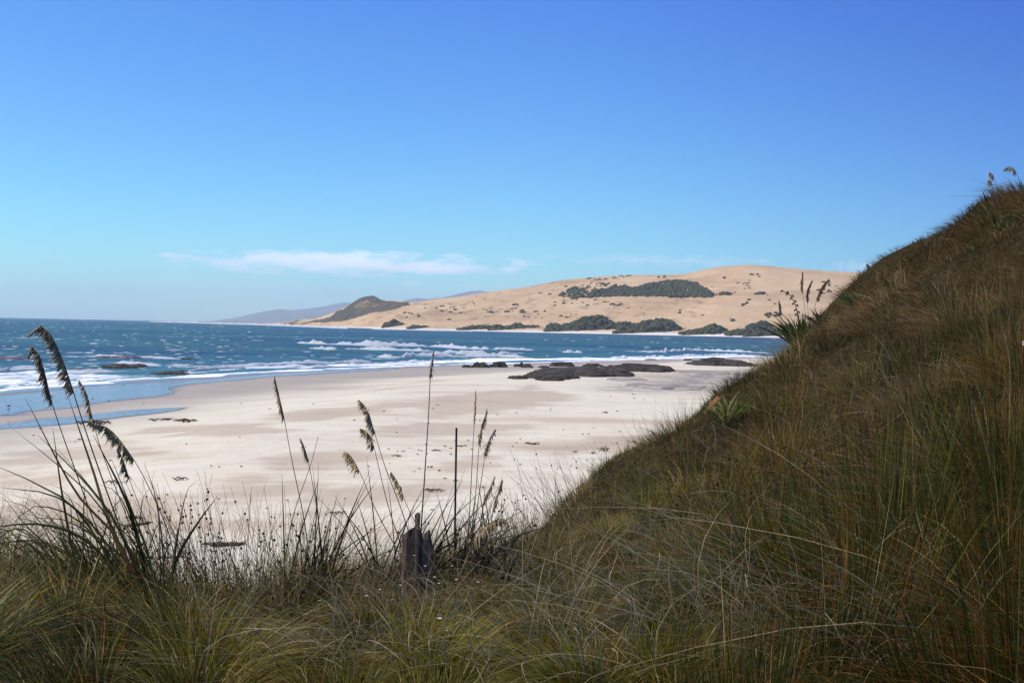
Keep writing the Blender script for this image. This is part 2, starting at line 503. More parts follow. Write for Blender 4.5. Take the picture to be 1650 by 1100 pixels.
# ------------------------------------------------------------------ sea
FOAM_AREAS = [  # polygons in photo position, strength
    ([(-300, 612), (0, 598), (60, 596), (130, 600), (230, 604), (330, 597), (250, 607), (170, 612), (150, 618), (0, 628), (-300, 662)], 0.66),
    ([(90, 590), (200, 588), (300, 593), (420, 594), (420, 588), (300, 590), (200, 584), (120, 584)], 0.55),
    ([(300, 602), (420, 596), (560, 592), (720, 586), (860, 580), (860, 576), (700, 580), (560, 586), (470, 590), (380, 591), (300, 597)], 0.85),
    ([(380, 590), (560, 585), (720, 578), (780, 576), (780, 572), (640, 578), (480, 583), (380, 585)], 0.42),
    ([(700, 582), (760, 585), (900, 581), (1000, 580), (1100, 577), (1240, 575), (1240, 571), (1100, 573), (985, 576), (880, 577), (760, 577)], 0.8),
    ([(850, 568), (1000, 566), (1120, 563), (1240, 567), (1240, 572), (1100, 572), (960, 573), (860, 572)], 0.42),
    ([(480, 552), (700, 556), (860, 563), (860, 568), (700, 565), (560, 561)], 0.35),
    ([(110, 572), (300, 574), (290, 580), (200, 580), (120, 578)], 0.4),
    ([(-100, 583), (60, 582), (60, 588), (-100, 590)], 0.3),
]
a2 = np.concatenate([np.linspace(-1.5, -0.55, 40), np.linspace(-0.54, 0.30, 500), np.linspace(0.32, 1.4, 40)])
y2 = 1.0 / np.concatenate([np.linspace(1 / 84.0, 1 / 2600.0, 330), np.linspace(1 / 2700.0, 1 / 21500.0, 16)])
A2, Y2 = np.meshgrid(a2, y2)
X2 = A2 * Y2
def seaz(x, y):
    far = np.exp(-y / 420.0)
    ph = 2.2 * fbm(x * 0.012, y * 0.012, 40, 2)
    sw = 0.30 * np.sin(2 * np.pi * (y * 0.96 + x * 0.22) / 27.0 + 2 * ph) * (0.4 + 0.6 * vnoise(x * 0.015, y * 0.03, 9))
    ch = 0.30 * far * fbm(x * 0.10, y * 0.20, 50, 3)
    return sw * np.exp(-y / 1500.0) + ch
damp_sh = sstep(0, 60, -shore_s(X2, Y2))
Z2 = seaz(X2, Y2) * (0.12 + 0.88 * damp_sh)
foam = np.zeros_like(X2)
for poly, st in FOAM_AREAS:
    w = [tuple(onz(a, b, 0.0)[:2]) for a, b in poly]
    foam = np.maximum(foam, st * poly_mask(X2, Y2, w, 5.0, 7.0 * fbm(X2 * 0.06, Y2 * 0.05, 61, 4)))
foam = np.maximum(foam, 0.75 * sstep(-14, 0, shore_s(X2, Y2)))
near_f = 0.10 * sstep(1400, 150, Y2)
foam = np.maximum(foam, 0.18 + near_f * 0.3)
shal = np.clip(sstep(-150, -10, shore_s(X2, Y2)) * 0.55 + 0.5 * (foam > 0.5) + 0.35 * sstep(0.1, 0.6, fbm(X2 * 0.01, Y2 * 0.02, 71, 3)), 0, 1)
sea = mesh_np('sea', np.stack([X2, Y2, Z2], -1).reshape(-1, 3), grid_faces(len(y2), len(a2)), M_sea, smooth=True,
              attrs={'foam': foam.ravel(), 'shallow': shal.ravel()})
tag(sea, kind='structure')

def seabed():
    v = [(-22000, -400, -5), (22000, -400, -5), (22000, 22000, -5), (-22000, 22000, -5)]
    return tag(mesh_np('seabed', v, np.array([[0, 1, 2, 3]]), M_reef), kind='structure')
seabed()

def breaker(pts, height, width, seed, label, thick=1.0):
    """a rolling breaker of white water: a ragged ridge along the given line"""
    P = onz([p[0] for p in pts], [p[1] for p in pts], 0.0)
    n = int(max(40, np.linalg.norm(np.diff(P, axis=0), axis=1).sum() / 0.8)); n = min(n, 420)
    path = smooth_path(P, n)
    t = np.linspace(0, 1, n)
    env = np.clip(np.minimum(t, 1 - t) * 9, 0, 1) ** 0.6
    hh = 0.85 * height * env * np.clip(0.80 + 1.3 * fbm(t * n * 0.16, t * 0 + 3, seed, 5, 0.7), 0.12, 1.9)
    m = 9
    cs = np.linspace(-1, 1, m)
    prof = np.array([0, 0.55, 0.9, 1.0, 0.85, 0.6, 0.35, 0.15, 0.0])
    off = width * cs
    wob = 2.5 * fbm(t * n * 0.03, t * 0 + 8, seed + 5, 3)
    V = np.zeros((n, m, 3))
    rg = 1.5 * fbm(np.arange(n)[:, None] * 0.6, np.arange(m)[None] * 0.9, seed + 9, 4, 0.7)
    V[:, :, 0] = path[:, 0:1] + 0 * off
    V[:, :, 1] = path[:, 1:2] + off[None] + wob[:, None] + rg * width * 0.25
    V[:, :, 2] = -0.15 + hh[:, None] * prof[None] * (1 + 0.45 * rg) + 0.1
    o = mesh_np('breaking_wave', V.reshape(-1, 3), grid_faces(n, m), M_foam, smooth=True)
    return tag(o, label, 'wave', 'lines of white surf')
BR = [
    ([(478, 552), (520, 554.5), (600, 557), (700, 559), (780, 563), (862, 564)], 1.5, 5, 'longest white breaker rolling across the bay, outermost of the surf lines'),
    ([(497, 561.5), (545, 563.5)], 0.8, 3, 'short white crest just inshore of the left tip of the longest breaker'),
    ([(553, 562.5), (640, 565), (740, 568), (850, 570)], 1.0, 4, 'thin white breaker line running just inside the longest breaker'),
    ([(608, 574.5), (640, 576), (700, 573.5), (780, 574), (850, 576)], 1.2, 4, 'white breaker ending just seaward of the small black rocks'),
    ([(670, 570.5), (740, 571), (800, 572)], 0.9, 3, 'small white crest between two breaker lines seaward of the black rocks'),
    ([(300, 597), (380, 592), (470, 591.5), (560, 588.5), (680, 583), (745, 581)], 0.55, 4, 'low white shore break along the wet sand edge'),
    ([(380, 587), (450, 586.5), (520, 585), (600, 582)], 0.6, 4, 'faint white crest just outside the low shore break'),
    ([(905, 567.5), (938, 568)], 0.9, 3, 'short isolated white crest beyond the flat rock shelf'),
    ([(1003, 566), (1060, 567), (1120, 564), (1180, 567), (1240, 569)], 1.2, 4, 'white breaker beyond the rock beside the grassy slope'),
    ([(975, 578), (1040, 576), (1090, 575), (1130, 573), (1230, 573)], 0.8, 4, 'white surf washing behind the right end of the rock shelf'),
    ([(-60, 600), (0, 597), (40, 594), (90, 595), (150, 599), (230, 597)], 0.45, 4, 'frothy white breaker at the left reef'),
    ([(-60, 613), (0, 611), (70, 609), (150, 608), (190, 609)], 0.3, 4, 'inner white wash below the left reef breaker'),
    ([(130, 574.5), (165, 573), (200, 575), (250, 575), (290, 578)], 0.5, 3, 'white splash line over the brown reef ledge'),
    ([(150, 587), (190, 584), (230, 589), (300, 592), (340, 590)], 0.45, 3, 'white wash between the two left reef ledges'),
]
for i, (pts, h, w, lab) in enumerate(BR):
    breaker(pts, h, w, 300 + 11 * i, lab)

# whitecaps: little ridges of foam on the open water
def whitecaps():
    mb_v = []; mb_f = []; n0 = 0
    N = 800
    for i in range(N):
        r = random.random()
        y = 1 / (1 / 2300 + (1 / 170 - 1 / 2300) * r ** 1.5)
        a = random.uniform(-0.62, 0.27)
        if random.random() < 0.35: a = random.uniform(-0.62, -0.25)
        x = a * y
        if shore_s(x, y) > -25: continue
        if y > float(np.interp(a, [-0.3, -0.2, -0.1, 0.3], [4000, 2900, 1900, 1600])): continue
        L = random.uniform(0.6, 2.2) * (1 + y / 1300) * (1.0 if random.random() < 0.85 else 2.2)
        H = random.uniform(0.03, 0.15) * (1 + y / 1000)
        D = random.uniform(0.5, 1.1) * (1 + y / 1400)
        z = float(seaz(np.array([x]), np.array([y]))[0]) - 0.08
        k = 6
        sl = random.uniform(-0.25, 0.25)
        for j in range(k):
            t = j / (k - 1) * 2 - 1
            hh = H * (1 - t * t) * random.uniform(0.5, 1.2)
            ox = x + t * L * 0.5; oy = y + sl * t * L * 0.5
            mb_v += [(ox, oy - D * 0.5, z), (ox, oy, z + 0.1 + hh), (ox, oy + D * 0.7, z)]
        for j in range(k - 1):
            b = n0 + j * 3
            mb_f += [(b, b + 3, b + 4, b + 1), (b + 1, b + 4, b + 5, b + 2)]
        n0 += k * 3
    o = mesh_np('sea_foam', np.array(mb_v), np.array(mb_f), M_foam, smooth=True)
    tag(o, 'small whitecaps scattered over the open blue water', 'foam', kind='stuff')
whitecaps()

# ------------------------------------------------------------------ far shore
D0u = [-200, 250, 380, 450, 500, 560, 620, 700, 850, 1000, 1240, 1650, 2200]
D0d = [5200, 5000, 4200, 3700, 3100, 2500, 2230, 2080, 1960, 1900, 1800, 1700, 1600]
SKA = [(300, 521), (440, 522), (480, 519), (520, 510), (545, 500), (575, 500), (610, 499), (640, 491), (700, 482), (740, 478), (780, 471), (850, 462), (900, 452), (960, 446), (1010, 443), (1060, 443), (1100, 442), (1130, 435.5), (1160, 430), (1200, 427), (1230, 428), (1280, 433), (1340, 437), (1400, 440), (1500, 446), (1650, 455), (2200, 480)]
SKB = [(300, 521), (420, 521), (450, 520), (475, 516), (510, 513), (540, 503), (562, 489), (580, 480.5), (592, 477.5), (603, 478), (616, 485), (650, 487), (690, 491), (730, 508), (780, 524), (2200, 560)]
uu = np.concatenate([np.linspace(250, 1320, 640), np.linspace(1325, 2100, 80)])
hor = lambda u: 510.9 + 0.0204 * u
def far_terrain():
    rel = np.concatenate([np.linspace(-60, 0, 6), np.linspace(8, 900, 130), np.linspace(930, 2200, 24)])
    UU, RR = np.meshgrid(uu, rel)
    d0 = np.interp(UU, D0u, D0d)
    DD = d0 + RR
    aa = ray(uu, np.full_like(uu, 530.0))[:, 0]
    XX = aa[None] * DD
    def part(sk, L, g):
        v = np.interp(UU, [p[0] for p in sk], [p[1] for p in sk])
        k = np.ones(7) / 7
        vr = v[0]; vr = np.convolve(np.pad(vr, 3, 'edge'), k, 'valid'); v = np.broadcast_to(vr, UU.shape)
        zr = CAM_H + (hor(UU) - v) / F_PX * (d0 + L)
        t = RR / L
        up = np.clip(t, 0, 1) ** g
        down = 1 - 0.8 * sstep(1.0, 2.6, t)
        return np.maximum(zr, 0.5) * up * down
    L_A = 820.0
    zA = part(SKA, L_A, 1.12)
    zB = part(SKB, 430.0, 1.5)
    n1 = fbm(XX * 0.004, DD * 0.006, 101, 4)
    n2 = fbm(XX * 0.02, DD * 0.02, 131, 4)
    hump = np.clip(RR / 150, 0, 1) * np.clip(1 - np.abs(RR - L_A) / 90, 0, 1)
    amp = np.clip(RR / 250, 0, 1) * (1 - np.exp(-((RR - L_A) / 160.0) ** 2) * 0.93)
    zA = zA * (1 + 0.13 * n1 * amp) + 3.2 * n2 * amp
    zB = zB * (1 + 0.10 * n1 * np.clip(RR / 200, 0, 1))
    k = 4.0
    ZZ = np.maximum(zA, zB) + k * np.exp(-np.abs(zA - zB) / k) * 0.5 * (RR > 20)
    beachstrip = 0.028 * np.clip(RR, 0, 60)
    ZZ = np.where(RR <= 0, RR * 0.03, np.maximum(beachstrip, ZZ - 3 * sstep(150, 0, RR)))
    # soft mask attributes
    uP, vP = pix(np.stack([XX, DD, ZZ], -1))
    veg = np.zeros_like(XX)
    def vm(poly, st, soft=2.5):
        return st * poly_mask(uP, vP, poly, soft, 3.0 * fbm(XX * 0.02, DD * 0.02, 151, 4))
    for poly, st in [
        ([(440, 524), (500, 517), (530, 511), (556, 495), (575, 483), (592, 477), (606, 478), (618, 485), (650, 488), (668, 492), (640, 494), (600, 504), (575, 512), (560, 517), (500, 521), (470, 524)], 0.85),
        ([(450, 520), (480, 516), (500, 514), (470, 521)], 0.7),
        ([(640, 487), (690, 490), (650, 492)], 0.6),
    ]:
        veg = np.maximum(veg, vm(poly, st))
    sandpatch = vm([(568, 490), (590, 482), (610, 487), (645, 490), (612, 494), (585, 497), (572, 498)], 1.0, 2)
    veg = np.maximum(veg, vm([(555, 500), (572, 482), (592, 475), (606, 476), (622, 484), (660, 487), (640, 498), (590, 506)], 0.8)) * (1 - 0.28 * sandpatch)
    veg = np.maximum(veg, 0.36 * poly_mask(uP, vP, [(905, 462), (940, 462), (1100, 455), (1150, 470), (1230, 474), (1150, 479), (1000, 480), (905, 480)], 4, 3 * fbm(XX * 0.02, DD * 0.02, 155, 4)))
    strand = sstep(75, 25, RR + 15 * n2) 
    rough = sstep(1240, 1090, uP) * sstep(436, 450, vP)
    rough = np.maximum(rough, 0.5 * sstep(470, 490, vP))
    o = mesh_np('sand_dune_hills', np.stack([XX, DD, ZZ], -1).reshape(-1, 3), grid_faces(len(rel), len(uu)), M_dune, smooth=True,
                attrs={'veg': veg.ravel(), 'strand': strand.ravel(), 'rough': rough.ravel()})
    tag(o, kind='structure')
    # lookup for placing things on it: photo position -> nearest visible terrain vertex
    P = np.stack([XX, DD, ZZ], -1)
    return P, uP, vP
FT, FU, FV = far_terrain()
def far_hit(u, v):
    ci = np.argmin(np.abs(FU[60] - u))
    col_v = FV[6:140, ci]
    k = np.argmax(col_v <= v) if (col_v <= v).any() else len(col_v) - 1
    return FT[6 + k, ci].copy()

def ridge_mesh(name, sky, D, depth, seed):
    us = np.linspace(sky[0][0], sky[-1][0], 160)
    vs = np.interp(us, [p[0] for p in sky], [p[1] for p in sky]) + 0.5 * fbm(us * 0.12, us * 0, seed, 3)
    top = at(us, vs, np.full_like(us, D))
    rows = []
    for t in np.linspace(0, 1, 14):
        y = D - depth * (1 - t)
        p = top.copy(); p[:, 0] = top[:, 0] * y / D; p[:, 1] = y
        z = top[:, 2] * (t ** 1.1) * (1 + 0.25 * (1 - t) * fbm(p[:, 0] * 0.001, p[:, 1] * 0.001 + 0 * us, seed, 4))
        p[:, 2] = np.maximum(z, -2); rows.append(p)
    for t in (0.3, 0.7, 1.0):
        p = top.copy(); p[:, 1] = D + depth * t; p[:, 2] = top[:, 2] * (1 - t); rows.append(p)
    V = np.array(rows)
    return tag(mesh_np(name, V.reshape(-1, 3), grid_faces(len(rows), len(us)), M_hills, smooth=True), kind='structure')
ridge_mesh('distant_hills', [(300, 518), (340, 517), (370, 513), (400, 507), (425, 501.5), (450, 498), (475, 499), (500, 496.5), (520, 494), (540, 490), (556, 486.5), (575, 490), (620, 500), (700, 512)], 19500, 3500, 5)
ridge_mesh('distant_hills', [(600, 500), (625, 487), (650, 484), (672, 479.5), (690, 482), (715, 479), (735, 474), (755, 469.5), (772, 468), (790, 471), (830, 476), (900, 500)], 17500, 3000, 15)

# far scrub: clumpy shrubs
def blob(cx, cy, cz, rx, rz, seed, sub=1):
    """a lumpy low shrub crown"""
    n, m = (7, 9) if sub == 1 else (5, 6)
    th = np.linspace(0.12, np.pi * 0.62, n); ph = np.arange(m) * 2 * np.pi / m + seed * 0.7
    T, P = np.meshgrid(th, ph, indexing='ij')
    r = 1 + 0.42 * fbm(T * 2.3 + seed * 3.1, P * 1.6, int(seed * 13) % 997, 3)
    v = np.stack([cx + rx * r * np.sin(T) * np.cos(P), cy + rx * r * np.sin(T) * np.sin(P), cz + rz * r * np.cos(T)], -1).reshape(-1, 3)
    i = np.arange(n * m).reshape(n, m); j = np.roll(i, -1, 1)
    f = np.stack([i[:-1], i[1:], j[1:], j[:-1]], -1).reshape(-1, 4)
    return v, f, np.arange(m)[::-1]

def add_blob(mb, *a, **k):
    v, f, cap = blob(*a, **k)
    mb.add(v, f)

# prototypes of scattered shrubs
protos = []
for k in range(5):
    mb = MB()
    for q in range(random.randint(3, 6)):
        add_blob(mb, random.uniform(-0.6, 0.6), random.uniform(-0.5, 0.5), -0.1, random.uniform(0.35, 0.65), random.uniform(0.45, 0.95), k * 10 + q + 1)
    o = mb.build('shrub', M_bush); protos.append(o)
first_used = [False] * 5
def place_shrub(u, v, size, label, group):
    p = far_hit(u, v)
    k = random.randrange(5)
    if not first_used[k]:
        o = protos[k]; first_used[k] = True
    else:
        o = protos[k].copy(); COL.objects.link(o)
    o.location = (p[0], p[1], p[2] + 0.2)
    o.rotation_euler = (0, 0, random.uniform(0, 6.28))
    o.scale = (size * random.uniform(0.8, 1.6), size * random.uniform(0.8, 1.3), size * random.uniform(0.55, 0.9))
    return tag(o, label, 'shrub', group)
spots = []
def sp(n, u0, u1, v0f, v1f, s0, s1, lab, grp):
    for _ in range(n):
        for _k in range(12):
            u = random.uniform(u0, u1); v = random.uniform(v0f(u), v1f(u))
            if float(fbm(np.array([u * 0.03]), np.array([v * 0.09]), 801, 3)[0]) > 0.05: break
        spots.append((u, v, s0 + (s1 - s0) * random.random() ** 1.6 * 1.25, lab, grp))
sky = lambda u: float(np.interp(u, [p[0] for p in SKA], [p[1] for p in SKA]))
low = lambda u: float(np.interp(u, [640, 900, 1240], [520, 515, 520]))
LS = 'small dark shrub dotted on the open sand of the far dune'
sp(115, 650, 1250, lambda u: sky(u) + 12, low, 2.0, 5.0, LS, 'shrubs dotted over the far dune')
sp(22, 930, 1110, lambda u: sky(u) + 1.5, lambda u: sky(u) + 6, 2.0, 4.2, 'small dark shrub on the skyline of the far dune', 'shrubs along the dune skyline')
sp(26, 905, 1080, lambda u: 455, lambda u: 464, 2.5, 5.0, 'dark shrub just above the long scrub belt on the dune', 'shrubs above the scrub belt')
sp(34, 1145, 1235, lambda u: 469 + (1235 - u) * 0.05, lambda u: 476 - (u - 1145) * 0.02, 3.0, 6.0, 'dark shrub in the thin line trailing right of the scrub belt', 'shrubs trailing from the scrub belt')
sp(12, 1235, 1262, lambda u: 500, lambda u: 510, 3.0, 6.5, 'dark shrub in the loose cluster above the rightmost scrub mound', 'shrubs above the right mounds')
sp(24, 1180, 1345, lambda u: 455, lambda u: 475, 2.0, 4.5, 'dark shrub on the smooth slope below the dune summit', 'shrubs below the summit')
sp(18, 840, 890, lambda u: 500, lambda u: 520, 2.0, 4.0, 'low shrub above the pale shore left of the tall scrub mound', 'shrubs near the left shore')
for s_ in spots: place_shrub(*s_)

def thicket(name, outline_top, v_base, label, cat, n, size, seed, depth=40):
    """a scrub-covered mound: blobs filling the area between a top outline and a base line"""
    random.seed(seed)
    u0, u1 = outline_top[0][0], outline_top[-1][0]
    um = (u0 + u1) / 2
    base0 = far_hit(um, v_base)
    D = base0[1]
    r = empty(name, base0)
    r.location.z = 0
    mb = MB(r.location)
    # solid mound body under the crowns
    us = np.linspace(u0, u1, 40)
    vt = np.interp(us, [p[0] for p in outline_top], [p[1] for p in outline_top])
    rows = []
    for t in np.linspace(0, 1, 9):
        dd = D + depth * t
        p = at(us, vt + 2.5, np.full_like(us, D + depth * 0.55))
        zt = np.maximum(p[:, 2], 0)
        q = p.copy(); q[:, 0] = p[:, 0] * dd / p[:, 1]; q[:, 1] = dd
        q[:, 2] = zt * np.sin(np.pi * min(1, 0.03 + t * 0.92)) ** 0.8 * (1 + 0.12 * fbm(q[:, 0] * 0.08, q[:, 1] * 0.08, seed, 3))
        rows.append(q)
    V = np.array(rows)
    mound = MB(r.location); mound.add(V.reshape(-1, 3), grid_faces(9, 40)); mo = mound.build('mound', M_bush, r, True)
    for i in range(n):
        u = random.uniform(u0, u1); t = random.random()
        k = np.interp(u, us, np.arange(40)); ki = int(k)
        tt = random.random() ** 0.8 * 8 * 0.75; ti = int(tt); ft = tt - ti
        b = V[min(ti, 8), ki] * (1 - ft) + V[min(ti + 1, 8), ki] * ft
        s = size * random.uniform(0.6, 1.3)
        add_blob(mb, b[0] + random.uniform(-2, 2), b[1], b[2] - s * 0.35, s, s * random.uniform(0.6, 0.95), i * 0.37 + seed, sub=0)
    o = mb.build('foliage', M_bush, r)
    o['kind'] = 'stuff'
    return tag(r, label, cat, 'scrub mounds along the far shore')
thicket('scrub_mound', [(738, 527), (760, 523), (790, 522), (800, 528)], 531, 'low dark scrub at the water edge, first mound left of the pale shore', 'scrub', 60, 4.5, 901, 30)
thicket('scrub_mound', [(786, 528), (800, 521), (815, 523), (832, 518), (845, 522), (868, 523), (872, 530)], 531, 'low double humped scrub mound left of the tall peaked one', 'scrub', 90, 4.5, 902, 35)
thicket('scrub_mound', [(880, 529), (888, 519), (905, 521), (925, 517), (940, 510), (958, 506), (972, 508), (985, 515), (1000, 525)], 533, 'tallest peaked scrub mound on the far shore', 'scrub', 190, 5.0, 903, 55)
thicket('scrub_mound', [(993, 523), (1003, 517), (1022, 519), (1040, 515), (1062, 511), (1078, 514), (1092, 523), (1110, 533)], 536, 'second tall scrub mound with a long right slope', 'scrub', 170, 5.0, 904, 55)
thicket('scrub_mound', [(1098, 534), (1115, 529), (1135, 526), (1150, 520), (1162, 524), (1175, 534)], 539, 'rounded middle scrub mound between two lower shoulders', 'scrub', 110, 4.6, 905, 45)
thicket('scrub_mound', [(1170, 535), (1182, 529), (1198, 529), (1208, 536)], 541, 'lowest scrub patch between the two rightmost mounds', 'scrub', 50, 4.2, 906, 35)
thicket('scrub_mound', [(1198, 533), (1208, 521), (1222, 517), (1234, 518), (1245, 526), (1262, 536)], 542, 'rightmost rounded scrub mound beside the grassy headland', 'scrub', 120, 4.8, 907, 45)
thicket('scrub_mound', [(615, 523), (625, 516), (636, 513.5), (646, 517), (658, 524)], 526, 'small lone dark mound on the sand right of the dark headland', 'scrub', 50, 4.0, 908, 30)
thicket('scrub_mound', [(656, 525), (668, 521), (690, 523), (705, 528)], 529, 'thin low scrub strip right of the lone dark mound', 'scrub', 40, 3.2, 909, 20)

def belt():
    random.seed(77)
    c = far_hit(1020, 470)
    r = empty('scrub_belt', (c[0], c[1], c[2]))
    for name, poly, n, s in (('foliage', [(950, 480), (948, 472), (965, 467), (990, 465), (1030, 463), (1050, 458), (1075, 453), (1100, 452), (1120, 458), (1135, 466), (1146, 472), (1150, 479), (1090, 479), (1020, 477)], 1700, 3.6),
                             ('foliage', [(901, 477), (910, 470), (930, 463), (945, 467), (948, 474), (960, 480), (920, 482)], 150, 3.4)):
        mb = MB(r.location)
        k = 0
        us = [p[0] for p in poly]; vs = [p[1] for p in poly]
        while k < n:
            u = random.uniform(min(us), max(us)); v = random.uniform(min(vs), max(vs))
            if not in_poly(np.array([u]), np.array([v]), poly)[0]: continue
            p = far_hit(u, v); p = p + np.array([random.uniform(-1, 1), random.uniform(-6, 6), 0])
            q = s * random.choice((0.5, 0.8, 0.8, 1.1, 1.9)) * random.uniform(0.8, 1.2)
            add_blob(mb, p[0], p[1], p[2] - 0.3, q, q * random.uniform(0.6, 1.0), k * 0.31 + 5, sub=0)
            k += 1
        o = mb.build(name, M_bush, r); o['kind'] = 'stuff'
    tag(r, 'long dark belt of scrub halfway up the far dune', 'scrub')
belt()

# far surf and dark reef strip along the spit
def far_surf(us, vs, h, lab):
    P = onz(us, vs, 0.0); path = smooth_path(P, 160); n = 160
    hh = h * (0.5 + np.abs(fbm(np.arange(n) * 0.3, np.zeros(n), 17, 3)) * 1.6)
    V = np.zeros((n, 3, 3)); V[:, :, :] = path[:, None]
    V[:, 0, 1] -= 8; V[:, 2, 1] += 12; V[:, 0, 2] = -0.2; V[:, 1, 2] = hh; V[:, 2, 2] = -0.2
    return tag(mesh_np('breaking_wave', V.reshape(-1, 3), grid_faces(n, 3), M_foam, smooth=True), lab, 'wave', 'lines of white surf')
far_surf([285, 330, 380, 440, 500, 560], [519.4, 520.8, 522.3, 524.6, 527, 529.6], 4.5, 'white surf line along the tip of the far sand spit')
far_surf([240, 300, 360, 420], [518.6, 520.1, 522, 523.6], 3.0, 'faint surf streak off the far sand spit')
far_surf([600, 640, 700, 760], [530.5, 531.6, 533, 534], 1.5, 'thin surf line below the lone dark mound shore')

# ------------------------------------------------------------------ rocks
def rock_mb(mb, u0, u1, vt, vb, seed, depth=None, steps=3, flat=0.75, skew=0.0, sea=False):
    um = (u0 + u1) / 2
    c = onz(um, vb, 0.0) if sea else hit(um, vb)
    d = c[1]; w = (u1 - u0) * d / F_PX; h = (vb - vt) * d / F_PX
    dep = depth or min(w * 0.6, 14)
    h = max(h - dep * 0.25 * CAM_H / d, 0.25) * 1.15
    nr, na = 26, 110
    th = np.arange(na) * 2 * np.pi / na
    R_ = np.linspace(0, 1, nr) ** 0.8
    Rg, Tg = np.meshgrid(R_, th, indexing='ij')
    er = 1 + 0.42 * fbm(np.cos(Tg) * 2.2 + seed, np.sin(Tg) * 2.2, seed, 5, 0.65)
    x = np.cos(Tg) * Rg * er; y = np.sin(Tg) * Rg * er
    wx = x * w / 2; wy = y * dep / 2
    prof = 1 - Rg ** (5 * flat + 1.0)
    q = prof * (0.72 + 0.5 * fbm(x * 1.2 + seed, y * 1.2, seed + 3, 4)) + skew * x * prof * 0.5
    qs = np.floor(q * steps + 0.25 * fbm(x * 3, y * 3, seed + 7, 2)) / steps
    q = 0.25 * q + 0.75 * qs + 0.40 * (0.25 - np.abs(fbm(wx * 0.25, wy * 0.5, seed + 11, 4, 0.5))) * prof
    z = np.clip(q, -0.1, 1.25) * h
    z = np.where(Rg > 0.97, -0.6, z)
    V = np.stack([c[0] + wx, c[1] + dep * 0.5 + wy, c[2] - 0.05 + z], -1).reshape(-1, 3)
    i = np.arange(nr * na).reshape(nr, na); j = np.roll(i, -1, 1)
    mb.add(V, np.stack([i[:-1], i[1:], j[1:], j[:-1]], -1).reshape(-1, 4))
    return c
def rock(u0, u1, vt, vb, seed, lab, mat=None, name='rock', grp='dark rocks at the tide line', **k):
    um = (u0 + u1) / 2
    c = onz(um, vb, 0.0) if k.get('sea') else hit(um, vb)
    mb = MB(c); rock_mb(mb, u0, u1, vt, vb, seed, **k)
    o = mb.build(name, mat or M_rock, None)
    o.location = tuple(c)
    return tag(o, lab, 'rock', grp)
sh = hit(950, 607)
shelf = empty('rock_shelf', sh)
for (u0, u1, vt, vb, sd, st) in [(968, 1100, 584, 599, 3, 5), (862, 1050, 589, 607, 5, 4), (836, 940, 598, 611, 9, 4), (818, 852, 603, 611, 13, 3), (862, 912, 604, 614, 17, 3), (850, 1000, 593, 604, 19, 3)]:
    mb = MB(sh); rock_mb(mb, u0, u1, vt, vb, sd, steps=st, flat=0.9, depth=(u1 - u0) * 0.09)
    mb.build('slab', M_rock, shelf)
tag(shelf, 'large flat dark rock shelf of layered slabs on the pale sand', 'rock outcrop')
rock(744, 762, 586, 592.5, 21, 'lowest knob at the left end of the row of black rocks')
rock(757, 793, 579, 592.5, 23, 'tallest humped black rock near the left end of the row', flat=0.4, steps=5)
rock(786, 818, 581.5, 592, 25, 'jagged black rock just right of the tallest humped one', flat=0.5, skew=0.3)
rock(826, 846, 582, 591, 27, 'small pointed black rock in the gap left of the flat shelf', flat=0.5)
rock(838, 860, 585, 592.5, 29, 'low black rock touching the small pointed one', flat=0.6)
rock(864, 886, 588, 592.5, 31, 'thinnest dark ledge just left of the shelf back edge')
rock(884, 928, 582, 590.5, 33, 'wedge shaped dark rock behind the shelf, left one of two', skew=-0.3)
rock(939, 973, 584, 590.5, 35, 'block shaped dark rock behind the shelf, right one of two')
rock(1112, 1235, 576.5, 590.5, 37, 'long dark rock ridge running in behind the grassy slope', flat=0.8, steps=5, depth=16)
rock(1102, 1119, 576.5, 581, 39, 'small wave washed rock off the left tip of the long rock ridge')
rock(1040, 1062, 577.5, 580, 41, 'faint dark rock awash behind the shelf right end')
G2 = 'reef ledges in the left surf'
rock(-40, 46, 574.5, 579, 43, 'flat reef ledge awash at the left picture edge', M_reef, 'reef_ledge', G2, sea=True, depth=10)
rock(160, 213, 571.5, 577.5, 45, 'brown reef ledge with white water over it', M_reef, 'reef_ledge', G2, sea=True, depth=10)
rock(138, 172, 573, 577, 46, 'smaller brown ledge joining the left end of the washed ledge', M_reef, 'reef_ledge', G2, sea=True, depth=8)
rock(284, 318, 576, 581, 47, 'isolated dark rock in open water right of the reef', M_rock, 'reef_ledge', G2, sea=True)
rock(150, 222, 585, 592, 49, 'dark ragged ledge inside the surf above the wet sand', M_rock, 'reef_ledge', G2, sea=True, depth=9)
rock(100, 151, 592, 598, 51, 'thin dark ledge buried in foam at the left', M_reef, 'reef_ledge', G2, sea=True, depth=6)
rock(226, 295, 597.5, 604.5, 53, 'long low black ledge at the inner edge of the foam', M_rock, 'reef_ledge', G2, sea=True, depth=8)
rock(278, 302, 595.5, 598.5, 55, 'tiny dark ledge above the right end of the long low black one', M_rock, 'reef_ledge', G2, sea=True)
rock(1000, 1166, 619, 628, 61, 'front grey slab of flat rock showing through the sand', M_pave, 'flat_rock', 'flat rocks in the sand', depth=10, flat=0.95, steps=2)
rock(970, 1060, 609, 614.5, 63, 'broken grey slab of flat rock left of the bare strip', M_pave, 'flat_rock', 'flat rocks in the sand', depth=8, flat=0.95, steps=2)
rock(1075, 1235, 598, 604, 65, 'rear grey flat rock in the sand below the long rock ridge', M_pave, 'flat_rock', 'flat rocks in the sand', depth=14, flat=0.95, steps=2)

